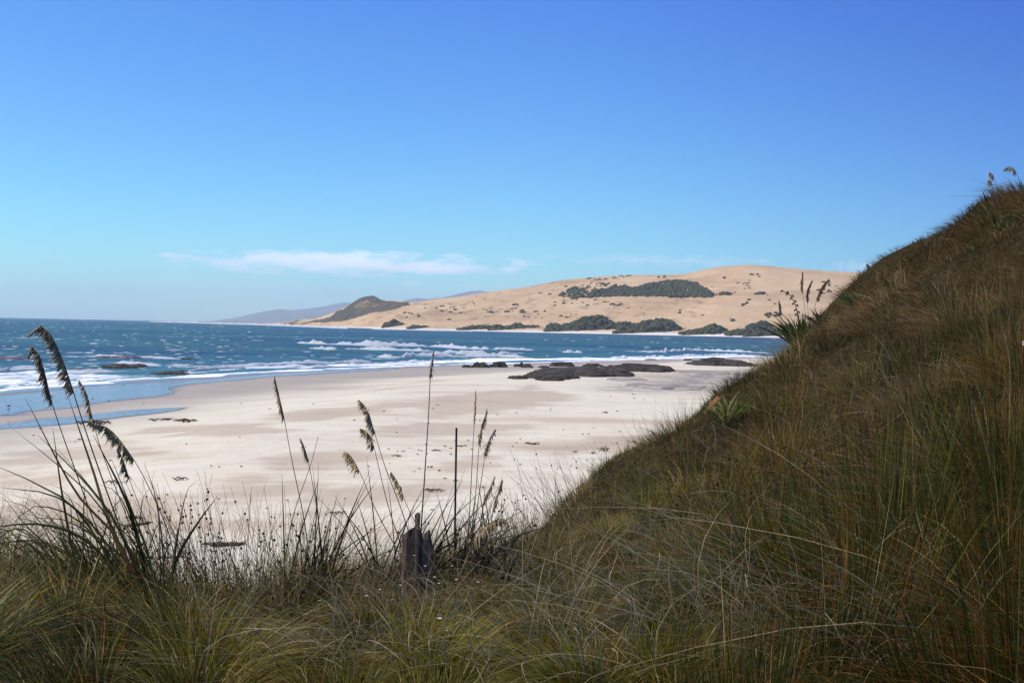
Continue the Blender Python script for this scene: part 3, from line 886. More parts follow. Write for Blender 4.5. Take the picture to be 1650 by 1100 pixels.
# ------------------------------------------------------------------ beach debris
def kelp(u, v, wpx, seed, lab, grp='seaweed strewn on the sand', hgt=1.0, mat=None, name='seaweed'):
    random.seed(seed)
    c = hit(u, v); w = wpx * c[1] / F_PX
    mb = MB(c)
    for k in range(max(3, int(3 + wpx / 9))):
        a = random.uniform(-0.35, 0.35); L = w * random.uniform(0.25, 0.6)
        ox = random.uniform(-0.5, 0.5) * (w - L * 0.7); oy = random.uniform(-0.5, 0.5) * w * 0.45
        n = 7; t = np.linspace(-0.5, 0.5, n)
        p = np.stack([c[0] + ox + t * L * math.cos(a), c[1] + oy + t * L * math.sin(a) + 0.08 * L * np.sin(t * 9 + k), c[2] + 0.02 + hgt * (0.03 + 0.05 * w) * np.abs(np.sin(t * random.uniform(3, 8) + k))], -1)
        mb.tube(p, np.array([0.3, 0.8, 1, 1.1, 1, 0.7, 0.2]) * random.uniform(0.006, 0.014) * (1 + w) * (0.5 + c[1] / 90), 5)
    o = mb.build(name, mat or M_kelp); o.location = tuple(c)
    return tag(o, lab, 'seaweed', grp)
kelp(158, 684, 62, 1, 'dark seaweed strand at the edge of the upper blue pool, behind the drooping plume', hgt=1.6)
kelp(262, 678, 38, 2, 'left part of the seaweed line along the right end of the blue pool', hgt=1.3)
kelp(300, 680, 46, 3, 'thicker seaweed heap at the right end of the pool line', hgt=1.5)
kelp(66, 691, 12, 4, 'small seaweed scrap below the narrow pool at the left')
kelp(126, 709, 16, 5, 'seaweed piece alone on damp sand below the dark strand')
kelp(287, 774, 34, 6, 'zigzag seaweed stem on pale sand behind the knobbly rushes', hgt=1.5)
kelp(186, 779, 34, 7, 'brown seaweed strand behind the left plume stems', hgt=1.5)
kelp(977, 728, 24, 8, 'arched dark seaweed stalk on the sand near the grassy slope', hgt=3)
kelp(927, 730, 12, 9, 'dark seaweed lump left of the arched stalk', hgt=2)
kelp(954, 731, 16, 10, 'broken seaweed bits between the lump and the arched stalk')
kelp(974, 666, 12, 11, 'lone dark seaweed clump halfway between shelf and slope', hgt=2)
kelp(858, 716, 28, 12, 'speckled patch of seaweed crumbs right of the tall plumes', hgt=0.8)
kelp(638, 736, 20, 13, 'seaweed crumbs left of the tall lone plume stem')
kelp(703, 727, 18, 14, 'thin seaweed piece right of the tall lone plume stem')
kelp(692, 755, 12, 15, 'dark seaweed knot beside the tall lone plume stem', hgt=2)
kelp(745, 720, 20, 16, 'seaweed bits right of the upright bare rod')
kelp(1018, 712, 14, 17, 'dark seaweed bits next to the slope edge')
kelp(700, 792, 36, 18, 'wispy seaweed line low on the sand right of the wooden post')
kelp(735, 776, 16, 19, 'short seaweed sliver crossing behind the bare rod')
kelp(545, 828, 30, 20, 'flat stick of dried weed left of the wooden post')
random.seed(55)
def lane(u): return 716 + 10 * math.sin(u * 0.011) - (u - 700) * 0.05
for i in range(95):
    u = random.uniform(430, 1030); v = random.uniform(640, 830)
    if random.random() < 0.3: u = random.uniform(-50, 600)
    elif random.random() < 0.6: u = random.uniform(560, 1040); v = lane(u) + random.gauss(0, 6) + random.choice((-48, 0, 0, 34))
    kelp(u, v, random.uniform(2.5, 7), 200 + i, 'tiny dark scrap of seaweed on the pale sand', 'tiny seaweed scraps over the beach', hgt=1.2)
    random.seed(5500 + i)

def driftwood(u, v, wpx, hpx, seed, lab, tilt=0.0):
    random.seed(seed)
    c = hit(u, v); w = wpx * c[1] / F_PX; r = hpx * c[1] / F_PX * 0.30
    mb = MB(c)
    n = 14; t = np.linspace(-0.5, 0.5, n)
    wig = fbm(t * 5, t * 0 + seed, seed, 3)
    p = np.stack([c[0] + t * w, c[1] + 0.35 * w * wig + 0.2 * w * t, c[2] + r * 0.9 + tilt * t * w + 0.12 * r * wig], -1)
    rad = r * np.clip(np.sin((t + 0.53) * np.pi * 0.93), 0.12, 1) ** 0.5 * (1 + 0.35 * fbm(t * 9, t * 0, seed + 4, 2))
    mb.tube(p, rad, 9)
    for k in range(2):
        q = p[random.randint(3, 10)]; e = q + np.array([random.uniform(-.2, .2) * w, -0.05, random.uniform(0.6, 1.4) * r * 1.6])
        mb.tube(np.array([q, (q + e) / 2 + 0.02, e]), [r * 0.35, r * 0.25, r * 0.08], 5)
    o = mb.build('driftwood', M_drift); o.location = tuple(c)
    return tag(o, lab, 'driftwood', 'driftwood pieces on the near sand')
driftwood(362, 878, 66, 14, 3, 'thick dark driftwood log lying behind the knobbly rushes')
driftwood(222, 846, 44, 9, 5, 'forked driftwood branch behind the base of the left plume stems', 0.1)
driftwood(220, 836, 34, 7, 6, 'paler driftwood stick just above the forked branch', -0.05)
driftwood(275, 900, 44, 5, 7, 'thin driftwood stick low between left plumes and rushes')
driftwood(950, 800, 18, 5, 9, 'short driftwood stub seen through the slope edge rushes')

# wading bird on the wet sand
def bird():
    c = hit(14, 657)
    b = bpy.data.meshes.new('bird')
    vs = [(0.0, 0, 0.16), (0.09, 0, 0.19), (0.14, 0, 0.25), (0.17, 0, 0.28), (-0.08, 0, 0.17), (-0.17, 0, 0.16)]
    es = [(0, 1), (1, 2), (2, 3), (0, 4), (4, 5)]
    rr = [0.065, 0.055, 0.03, 0.034, 0.05, 0.015]
    b.from_pydata(vs, es, [])
    o = bpy.data.objects.new('wading_bird', b); COL.objects.link(o)
    mod = o.modifiers.new('skin', 'SKIN')
    for i, r in enumerate(rr): b.skin_vertices[0].data[i].radius = (r, r)
    b.skin_vertices[0].data[0].use_root = True
    o.modifiers.new('sub', 'SUBSURF').levels = 1
    b.materials.append(M_bird)
    o.location = tuple(c)
    mb = MB(); mb.tube([(0.2, 0, 0.28), (0.25, 0, 0.275), (0.28, 0, 0.27)], [0.012, 0.008, 0.002], 5)
    mb.build('beak', M_beak, o)
    for s in (-1, 1):
        mb = MB(); mb.tube([(0.01, 0.025 * s, 0.13), (0.015, 0.025 * s, 0.06), (0.0, 0.025 * s, 0.005), (0.04, 0.025 * s, 0.0)], [0.008, 0.006, 0.006, 0.004], 5)
        mb.build('leg', M_beak, o)
    tag(o, 'small dark wading bird standing in the shallow blue pool', 'bird')
bird()

# ------------------------------------------------------------------ near dune
CP = []
for (u, v, d) in [(0, 1100, 4.6), (300, 1100, 4.9), (600, 1100, 4.9), (850, 1100, 4.6), (1100, 1100, 4.2), (1400, 1100, 3.8), (1650, 1100, 3.4),
                  (0, 1035, 6.0), (300, 1020, 6.3), (600, 1000, 6.6), (850, 975, 6.6), (1050, 960, 6.0), (1300, 960, 5.2), (1500, 950, 4.8), (1650, 900, 5.0),
                  (-200, 1060, 7.0), (0, 1020, 7.2), (300, 1005, 7.5), (600, 965, 7.6), (750, 945, 7.9), (850, 925, 8.6), (950, 862, 11), (990, 812, 13.5), (1040, 748, 17), (1100, 684, 21), (1150, 650, 25), (1200, 618, 29),
                  (1240, 583, 33), (1290, 540, 35), (1340, 506, 36), (1375, 470, 35.5), (1400, 436, 35), (1440, 412, 33), (1500, 396, 31), (1560, 366, 28.5), (1600, 353, 27), (1650, 347, 25), (1760, 325, 23),
                  (1200, 850, 9.5), (1200, 760, 14), (1200, 705, 20), (1350, 850, 8.5), (1350, 720, 13), (1350, 630, 20), (1350, 565, 28), (1500, 800, 7.5), (1500, 680, 11), (1500, 560, 17), (1500, 460, 25),
                  (1650, 780, 6), (1650, 650, 9), (1650, 520, 14), (1650, 425, 20), (1050, 870, 9.5), (950, 910, 8.5), (1100, 1000, 5), (1100, 800, 13)]:
    CP.append(tuple(at(u, v, d)))
CP += [(-12, 12, 3.2), (-6, 13, 3.0), (-1, 15, 2.6), (-10, 18, 1.2), (-5, 19, 1.2), (-2, 24, 1.0), (0.5, 30, 1.0), (3, 37, 1.0), (6, 43, 1.0), (11, 47, 1.6), (17, 46, 4), (23, 44, 6), (30, 40, 8), (42, 32, 10),
       (0, 24, 2.6), (2.6, 31, 2.8), (5, 37, 3.0), (8, 41, 3.6), (12, 42, 5),
       (12, 10, 10.5), (20, 15, 11.6), (20, 25, 11.4), (30, 25, 11), (0, -6, 6.4), (-10, -6, 6.0), (10, -6, 9), (0, 0, 6.4), (-15, 3, 5.4), (-16, 8, 3.6), (-26, 6, 1.8), (6, 3, 8.3), (22, 5, 12), (-24, -6, 5), (25, -6, 11), (0, 60, 0), (20, 62, 0.5), (-20, 25, 0.5), (40, 60, 4)]
CP = np.array(CP)
def _phi(r): return np.sqrt(r * r + 0.6)
_K = _phi(np.linalg.norm(CP[:, None, :2] - CP[None, :, :2], axis=2)) - np.eye(len(CP)) * 0.02
_A = np.zeros((len(CP) + 1,) * 2); _A[:-1, :-1] = _K; _A[-1, :-1] = 1; _A[:-1, -1] = 1
_W = np.linalg.solve(_A, np.append(CP[:, 2], 0))
def hillz(x, y):
    x = np.asarray(x, float); y = np.asarray(y, float)
    sh_ = x.shape; q = np.stack([x.ravel(), y.ravel()], 1); out = np.full(len(q), _W[-1])
    for k in range(len(CP)):
        out += _W[k] * _phi(np.hypot(q[:, 0] - CP[k, 0], q[:, 1] - CP[k, 1]))
    out = out.reshape(sh_)
    dd = np.hypot(x, y)
    return out + 0.10 * fbm(x * 0.9, y * 0.9, 400, 3) * sstep(3, 8, dd) + 0.40 * fbm(x * 0.25, y * 0.25, 410, 3) * sstep(10, 24, dd) + 0.42 * fbm(x * 0.6, y * 0.6, 430, 2) * sstep(9, 20, dd)

gx = np.arange(-28, 44, 0.3); gy = np.arange(-8, 64, 0.3)
HX, HY = np.meshgrid(gx, gy)
HZ = hillz(HX, HY)
bz = np.where(HY > 13, beachz(HX, np.maximum(HY, 13.0)), 1.9)
keep = (HZ > bz - 0.5)
fm = keep[:-1, :-1] | keep[1:, :-1] | keep[:-1, 1:] | keep[1:, 1:]
hill = mesh_np('grassy_dune_ground', np.stack([HX, HY, HZ], -1).reshape(-1, 3), grid_faces(len(gy), len(gx), fm), M_soil, smooth=True)
tag(hill, kind='structure')
# ground sheet under and behind the viewpoint, out to the horizon on land side
gs = mesh_np('ground', np.array([(-400, -600, 1.2), (400, -600, 1.2), (400, 13.5, 1.7), (-400, 13.5, 1.7)]), np.array([[0, 1, 2, 3]]), M_soil)
tag(gs, kind='structure')

def hill_hit(u, v, y0=2.5, y1=60):
    ys = np.geomspace(y0, y1, 500); p = CAMP + ray(u, v) * ys[:, None]
    h = hillz(p[:, 0], p[:, 1]); k = p[:, 2] <= h
    return p[np.argmax(k)] if k.any() else p[-1]

# ------------------------------------------------------------------ grass
PAL = np.array([(0.205, 0.185, 0.012), (0.042, 0.058, 0.008), (0.56, 0.40, 0.15), (0.30, 0.090, 0.010), (0.22, 0.16, 0.075), (0.125, 0.070, 0.018)])
CLAY = [(1108, 704), (1118, 682), (1134, 658), (1148, 644), (1160, 644), (1152, 668), (1138, 688), (1118, 706)]

def blades(base, direc, length, width, col, wdir, droop, nseg):
    """vectorised ribbons: base (n,3), direc initial unit dir (n,3), droop (n,3) bend at the tip"""
    n = len(base)
    t = np.linspace(0, 1, nseg + 1)
    cl = base[:, None] + length[:, None, None] * (direc[:, None] * t[None, :, None] + droop[:, None] * (t ** 2.1)[None, :, None])
    wv = wdir[:, None] * (width[:, None] * (1 - t[None] ** 1.6 * 0.96))[..., None] * 0.5
    L = cl[:, :-1] - wv[:, :-1]; R = cl[:, :-1] + wv[:, :-1]; tip = cl[:, -1:]
    V = np.concatenate([np.stack([L, R], 2).reshape(n, -1, 3), tip], 1)
    k = 2 * nseg + 1
    fq = np.array([[2 * i, 2 * i + 1, 2 * i + 3, 2 * i + 2] for i in range(nseg - 1)]).reshape(-1, 4)
    ft = np.array([[2 * nseg - 2, 2 * nseg - 1, 2 * nseg]])
    off = (np.arange(n) * k)[:, None, None]
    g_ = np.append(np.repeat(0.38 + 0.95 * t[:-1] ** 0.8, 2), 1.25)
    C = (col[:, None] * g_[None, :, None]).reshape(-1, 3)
    return V.reshape(-1, 3), (fq[None] + off).reshape(-1, 4), (ft[None] + off).reshape(-1, 3), C

def unit(v): return v / (np.linalg.norm(v, axis=1)[:, None] + 1e-9)

def grass_field(name, ntry, dmin, dmax, nseg, seed, label, hscale=1.0, upright=False, wide=False):
    rg = np.random.default_rng(seed)
    # tussock centres, density falling with distance
    u = rg.random(ntry * 2)
    d = (dmin ** 0.4 + u * (dmax ** 0.4 - dmin ** 0.4)) ** 2.5
    a = rg.uniform(-0.62, 0.66, len(d))
    if wide: a = rg.uniform(-1.35, 1.35, len(d))
    x = d * np.sin(a * 0.95); y = d * np.cos(a * 0.95)
    z = hillz(x, y)
    bzz = np.where(y > 13, beachz(x, np.maximum(y, 13.0)), 1.9)
    ok = (z > bzz + 0.25) & (y > (0.6 if wide else 2.2))
    uu_, vv_ = pix(np.stack([x, y, z], -1))
    inside = (uu_ > -250) & (uu_ < 1900) & (vv_ > 200) & (vv_ < 1330)
    ok &= (~inside) if wide else inside
    ok &= ~((in_poly(uu_, vv_, CLAY)) & (d > 15) & (rg.random(len(d)) < 0.2))
    # far down the seaward face, nothing of it shows
    ok &= ~((y > 10.5) & (x < -2.5))
    ok &= ~((fbm(x * 1.1 + 40, y * 1.1, 711, 3) < -0.22) & (uu_ > 900) & (d < 16))
    x, y, z, d, uu_, vv_ = [q[ok][:ntry] for q in (x, y, z, d, uu_, vv_)]
    n = len(x)
    # tussock structure: pull blades towards lattice-jittered centres
    cs = 0.42 + 0.02 * d
    gxq = np.floor(x / cs); gyq = np.floor(y / cs)
    cx = (gxq + 0.15 + 0.7 * _hash(gxq, gyq, 3)) * cs; cy = (gyq + 0.15 + 0.7 * _hash(gxq, gyq, 4)) * cs
    clump = _hash(gxq, gyq, 5); clump2 = _hash(gxq, gyq, 6)
    pull = 0.55 + 0.4 * sstep(9, 18, d)
    px_ = cx + (x - cx) * pull; py_ = cy + (y - cy) * pull
    pz = hillz(px_, py_) - 0.03
    rad = np.stack([x - cx, y - cy], 1) / cs[:, None]
    big = fbm(x * 0.35, y * 0.35, 510, 3)
    big2 = fbm(x * 0.8 + 7, y * 0.8, 530, 3)
    uq, vq = pix(np.stack([px_, py_, pz], -1))
    rightz = sstep(950, 1350, uq)                      # tall rush on the right
    farz = sstep(9, 20, d)
    leftz = sstep(420, 150, uq)
    ln = (0.30 + 0.22 * rightz + 0.20 * leftz + 0.10 * big) * (0.6 + 0.8 * clump) * rg.uniform(0.55, 1.25, n) * (1 - 0.22 * farz)
    edge = sstep(6.4, 7.2, d) * (1 - sstep(9.5, 13, d)) * sstep(1000, 800, uq)
    ln = ln * (1 + 0.85 * edge) * hscale
    # lean: combed to the left and downhill on the right side, fanned elsewhere
    lean = np.stack([rad[:, 0] * 0.9 - 0.12 * rightz - 0.30 * leftz + 0.10 * (1 - rightz) * (1 - leftz), rad[:, 1] * 0.9 - 0.08 * rightz], 1)
    lean += 0.55 * np.stack([_hash(gxq, gyq, 7) - 0.5, _hash(gxq, gyq, 8) - 0.5], 1)
    lean += rg.normal(0, 0.16, (n, 2)) + 0.30 * np.stack([big2, big], 1)
    dr = unit(np.concatenate([lean, np.full((n, 1), 1.0)], 1))
    if upright:
        lean = lean * 0.38; dr = unit(np.concatenate([lean, np.full((n, 1), 1.0)], 1))
        ln = ln * 1.35 * sstep(900, 1150, uu_)
    comb = rightz * (0.15 + 0.5 * big2)
    big3 = fbm(x * 0.55 + 31, y * 0.55, 560, 3)
    ln = ln * (1 + farz * 1.3 * np.clip(big3, -0.3, 1) + 0.5 * (1 - farz) * np.clip(big3, -0.4, 1))
    dp = np.stack([lean[:, 0] * 0.55 - 0.24 * comb - 0.08 + 0.1 * rg.normal(0, 1, n), lean[:, 1] * 0.55 - 0.12 * comb + 0.08 * rg.normal(0, 1, n),
                   -(0.12 + 0.35 * rg.random(n) + 0.25 * np.clip(comb, 0, 1) + 0.25 * np.abs(lean).sum(1) * 0.4)], 1)
    if upright: dp = dp * 0.30
    wd = rg.normal(0, 1, (n, 3)); wd[:, 2] *= 0.25; wd = unit(wd)
    w = rg.uniform(0.0022, 0.0052, n) * (1 + 0.9 * leftz * (rg.random(n) < 0.35)) * np.maximum(1, d / 7.5) ** 0.85
    # colours
    r = rg.random(n) + 0.0
    mid = (1 - rightz) * (1 - leftz)
    p_ol = 0.50 * mid + 0.20 * rightz * (1 - 0.4 * farz) + 0.30 * leftz
    p_dk = 0.22 * mid + (0.36 + 0.9 * sstep(8.5, 5.0, d)) * rightz * (1 - 0.6 * farz) + 0.85 * leftz
    p_st = 0.07 + 0.06 * rightz + 0.04 * clump2
    p_ru = (0.07 + 0.16 * rightz * sstep(-0.1, 0.5, big)) * (1 - 0.4 * farz) + 0.03
    p_gr = 0.08 + 0.30 * farz
    g1 = sstep(0.05, 0.5, fbm(x * 0.5 + 3, y * 0.5, 601, 3)); g2 = sstep(0.05, 0.5, fbm(x * 0.5 - 9, y * 0.5, 611, 3)); g3 = sstep(0.05, 0.45, fbm(x * 0.7, y * 0.7 + 5, 621, 3))
    p_ol = p_ol * (1 + 2.5 * g1); p_st = p_st * (1 + 2.0 * g2); p_gr = p_gr * (1 + 2.5 * g2); p_ru = p_ru * (1 + 3.0 * g3 * rightz)
    nr_ = sstep(10.5, 5.5, d) * sstep(1000, 1250, uq)
    p_ol = p_ol * (1 - 0.55 * nr_); p_st = p_st * (1 - 0.5 * nr_); p_gr = p_gr * (1 - 0.7 * nr_)
    P = np.stack([p_ol, p_dk, p_st, p_ru, p_gr, np.full(n, 0.14) + 0.15 * farz], 1); P /= P.sum(1)[:, None]
    cum = np.cumsum(P, 1); idx = (rg.random(n)[:, None] > cum).sum(1).clip(0, 5)
    c = PAL[idx] * (0.45 + 0.9 * clump[:, None]) * rg.uniform(0.6, 1.4, n)[:, None]
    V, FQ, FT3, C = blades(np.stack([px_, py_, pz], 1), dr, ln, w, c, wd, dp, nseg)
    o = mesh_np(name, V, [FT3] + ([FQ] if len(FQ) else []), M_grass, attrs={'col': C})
    tag(o, label, 'grass', kind='stuff')
    return n
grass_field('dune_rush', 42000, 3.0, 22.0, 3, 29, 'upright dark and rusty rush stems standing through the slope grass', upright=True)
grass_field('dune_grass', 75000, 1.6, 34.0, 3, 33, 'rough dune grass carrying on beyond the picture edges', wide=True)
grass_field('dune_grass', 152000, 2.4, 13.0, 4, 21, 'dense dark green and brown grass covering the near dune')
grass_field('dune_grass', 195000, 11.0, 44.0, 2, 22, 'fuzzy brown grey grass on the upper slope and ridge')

# long straw blades catching the sun
def straw(n, seed):
    rg = np.random.default_rng(seed)
    V = []; base = []; 
    u = rg.uniform(300, 1640, n * 3); v = rg.uniform(600, 1130, n * 3)
    lim = np.interp(u, [300, 850, 1040, 1200, 1300, 1640], [960, 930, 800, 690, 600, 420])
    ok = v > lim; u = u[ok][:n]; v = v[ok][:n]
    for a, b in zip(u, v): base.append(hill_hit(a, b, 2.5, 40))
    base = np.array(base); m = len(base); d = base[:, 1]
    right = sstep(900, 1200, u)
    ln = rg.uniform(0.35, 0.95, m)
    lean = np.stack([rg.normal(-0.2, 0.55, m) - 0.2 * right, rg.normal(-0.2, 0.3, m)], 1)
    dr = unit(np.concatenate([lean, np.ones((m, 1))], 1))
    dp = np.stack([rg.normal(-0.15, 0.35, m), rg.normal(-0.1, 0.2, m), -rg.uniform(0.1, 0.7, m)], 1)
    wd = unit(np.stack([rg.normal(0, 1, m), rg.normal(0, 0.4, m), rg.normal(0, 0.3, m)], 1))
    w = rg.uniform(0.003, 0.0065, m) * np.maximum(1, d / 8)
    c = np.array([(0.55, 0.44, 0.25)]) * rg.uniform(0.5, 1.3, (m, 1))
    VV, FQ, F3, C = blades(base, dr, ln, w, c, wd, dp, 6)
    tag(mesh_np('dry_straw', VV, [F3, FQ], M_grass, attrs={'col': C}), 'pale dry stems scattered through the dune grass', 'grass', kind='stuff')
straw(2600, 31)

# brown seed knobs among the rushes on the right slope
def oct_ball(mb, c, r, col=None):
    c = np.asarray(c); 
    v = c + r * np.array([(1, 0, 0), (0, 1, 0), (-1, 0, 0), (0, -1, 0), (0, 0, 1.1), (0, 0, -1.1)])
    mb.add(v, np.array([(0, 1, 4), (1, 2, 4), (2, 3, 4), (3, 0, 4), (1, 0, 5), (2, 1, 5), (3, 2, 5), (0, 3, 5)]), col)
def slope_knobs():
    rg = random.Random(9); mb = MB()
    for i in range(900):
        u = rg.gauss(1250, 150); v = rg.gauss(760, 90)
        if v < np.interp(u, [900, 1040, 1200, 1300, 1640], [860, 770, 670, 600, 420]) or u > 1640 or u < 950: continue
        p = hill_hit(u, v)
        if p[1] > 26: continue
        h = rg.uniform(0.35, 0.62); q = p + np.array([rg.uniform(-0.22, 0.05), rg.uniform(-0.1, 0.1), h])
        cc = (0.11, 0.035, 0.016) if rg.random() < 0.6 else (0.03, 0.02, 0.014)
        mb.tube([p, (p + q) / 2 + [0.02, 0, 0.02], q], [0.0018, 0.0016, 0.001], 3, (0.10, 0.06, 0.03))
        oct_ball(mb, q, rg.uniform(0.006, 0.010), cc)
    tag(mb.build('rush_seed_knobs', M_grass), 'rusty brown seed knobs on thin rush stems across the slope', 'rush', kind='stuff')
slope_knobs()

# ------------------------------------------------------------------ leaf plants
def strap_leaf(mb, base, d0, L, w, droop, col, seed, kink=0.0):
    """a folded strap leaf: V section ribbon, 8 segments"""
    n = 10; t = np.linspace(0, 1, n)
    d0 = np.asarray(d0, float); d0 = d0 / np.linalg.norm(d0)
    h = np.array([d0[0], d0[1], 0.0]); h = h / (np.linalg.norm(h) + 1e-6)
    P = base + L * (d0 * t[:, None] + np.asarray(droop) * (t ** 2.2)[:, None])
    T = np.gradient(P, axis=0); T /= np.linalg.norm(T, axis=1)[:, None]
    side = np.cross(T, np.array([0.2 * math.sin(seed), 1.0, 0.25 * math.cos(seed)])); side /= np.linalg.norm(side, axis=1)[:, None] + 1e-9
    nrm = np.cross(side, T)
    ww = w * np.clip(np.sin(np.pi * (0.22 + 0.78 * t)) * 1.15, 0.02, 1)
    V = np.stack([P - side * ww[:, None] / 2 + nrm * ww[:, None] * 0.25, P, P + side * ww[:, None] / 2 + nrm * ww[:, None] * 0.25], 1)
    c = np.array(col)[None, None] * np.linspace(0.75, 1.15, n)[:, None, None] * np.ones((1, 3, 1))
    mb.add(V.reshape(-1, 3), grid_faces(n, 3), c.reshape(-1, 3))

def leaf_obj(parent, base, *a, name='leaf'):
    mb = MB(parent.location); strap_leaf(mb, base, *a)
    return mb.build(name, M_leaf, parent, True)

def flax(u, v, wpx, hpx, n, lab, seed, cols, y=None):
    random.seed(seed)
    c = hill_hit(u, v) if y is None else at(u, v, y)
    d = c[1]; W = wpx * d / F_PX; H = hpx * d / F_PX
    r = empty('flax_plant', c - np.array([0, 0, 0.05]))
    for i in range(n):
        a = random.uniform(0, 2 * math.pi); sp_ = random.uniform(0.1, 0.75)
        dr = (math.cos(a) * sp_ * W / H, math.sin(a) * sp_ * 0.5, 1.0)
        L = H * random.uniform(0.5, 1.0)
        leaf_obj(r, c + np.array([random.uniform(-.1, .1) * W, random.uniform(-.1, .1) * W, 0]), dr, L, 0.036 * random.uniform(0.5, 1.2) * max(1, d / 25),
                 (math.cos(a) * 0.25, 0, -random.uniform(0.02, 0.3)), random.choice(cols), i)
    return tag(r, lab, 'flax', 'flax clumps on the slope'), r, c
GR = [(0.09, 0.13, 0.03), (0.06, 0.09, 0.025), (0.17, 0.20, 0.05), (0.28, 0.26, 0.10)]
PALE = [(0.34, 0.36, 0.04), (0.62, 0.58, 0.16), (0.20, 0.24, 0.03), (0.66, 0.52, 0.20)]
_, fx1, c1 = flax(1288, 556, 120, 66, 130, 'largest dark flax clump where the slope meets the bay', 5, GR)
flax(1375, 500, 70, 46, 48, 'upright flax clump right of the largest one, against the dune', 6, GR)
flax(1326, 528, 60, 42, 40, 'bluish flax tuft between the two dark flax clumps', 7, [(0.05, 0.075, 0.045), (0.035, 0.055, 0.035)])
flax(1172, 688, 74, 66, 60, 'bright yellow green flax clump beside the orange clay', 8, PALE)
flax(1612, 372, 50, 42, 18, 'small flax tuft just under the top of the ridge', 9, GR)
flax(1440, 470, 40, 36, 14, 'faint flax tuft in the grass on the mid ridge', 10, GR)

# seed heads
def plume(mb, path, size, hang, col, seed, dens=1.0):
    """nodding plume of spikelet tassels along a path (base -> tip)"""
    rg = random.Random(seed); n = len(path)
    L = np.linalg.norm(np.diff(path, axis=0), axis=1).sum()
    K = int(48 * dens * max(1, L / 0.2))
    K = min(K, 190)
    for k in range(K):
        t = (k + rg.random()) / K
        f = t * (n - 1); i = min(int(f), n - 2); p = path[i] * (1 - f + i) + path[i + 1] * (f - i)
        tg = path[i + 1] - path[i]; tg = tg / (np.linalg.norm(tg) + 1e-9)
        ln = size * rg.uniform(0.6, 1.25) * (0.45 + 0.75 * math.sin(math.pi * min(1, 0.18 + 0.8 * t))) * rg.uniform(0.6, 1.25)
        dirn = np.array(hang) * rg.uniform(0.5, 1.2) + tg * 0.35 + np.array([rg.gauss(0, 0.34), rg.gauss(0, 0.34), -0.55 + rg.gauss(0, 0.22)])
        dirn = dirn / np.linalg.norm(dirn)
        m = 5
        tt = np.linspace(0, 1, m)
        q = p + ln * (dirn * tt[:, None] + np.array([0, 0, -0.35]) * (tt ** 2)[:, None])
        rr = size * 0.085 * np.array([0.25, 0.9, 1.0, 0.6, 0.05])
        c = np.array(col) * rg.uniform(0.55, 1.5)
        mb.tube(q, rr, 4, tuple(c))

TIPC = (0.34, 0.235, 0.115)
def stalk_obj(parent, pts, y0, y1, head_from, hang, size=0.045, rad=0.004, seed=1, col=TIPC, stemcol=(0.085, 0.06, 0.03), label=None, n=26, dens=1.0):
    """pts: photo positions base -> tip; the plume covers the part from fraction head_from on"""
    ys = np.linspace(y0, y1, len(pts))
    P = at(np.array([p[0] for p in pts], float), np.array([p[1] for p in pts], float), ys)
    path = smooth_path(P, n)
    mb = MB(parent.location)
    mb.tube(path, np.linspace(rad, rad * 0.35, n), 5, stemcol)
    st = mb.build('stalk', M_stem, parent, True)
    if head_from < 1:
        k = int(head_from * (n - 1))
        hb = MB(parent.location); plume(hb, path[k:], size, hang, col, seed, dens)
        h = hb.build('seed_head', M_seed, st)
    return st

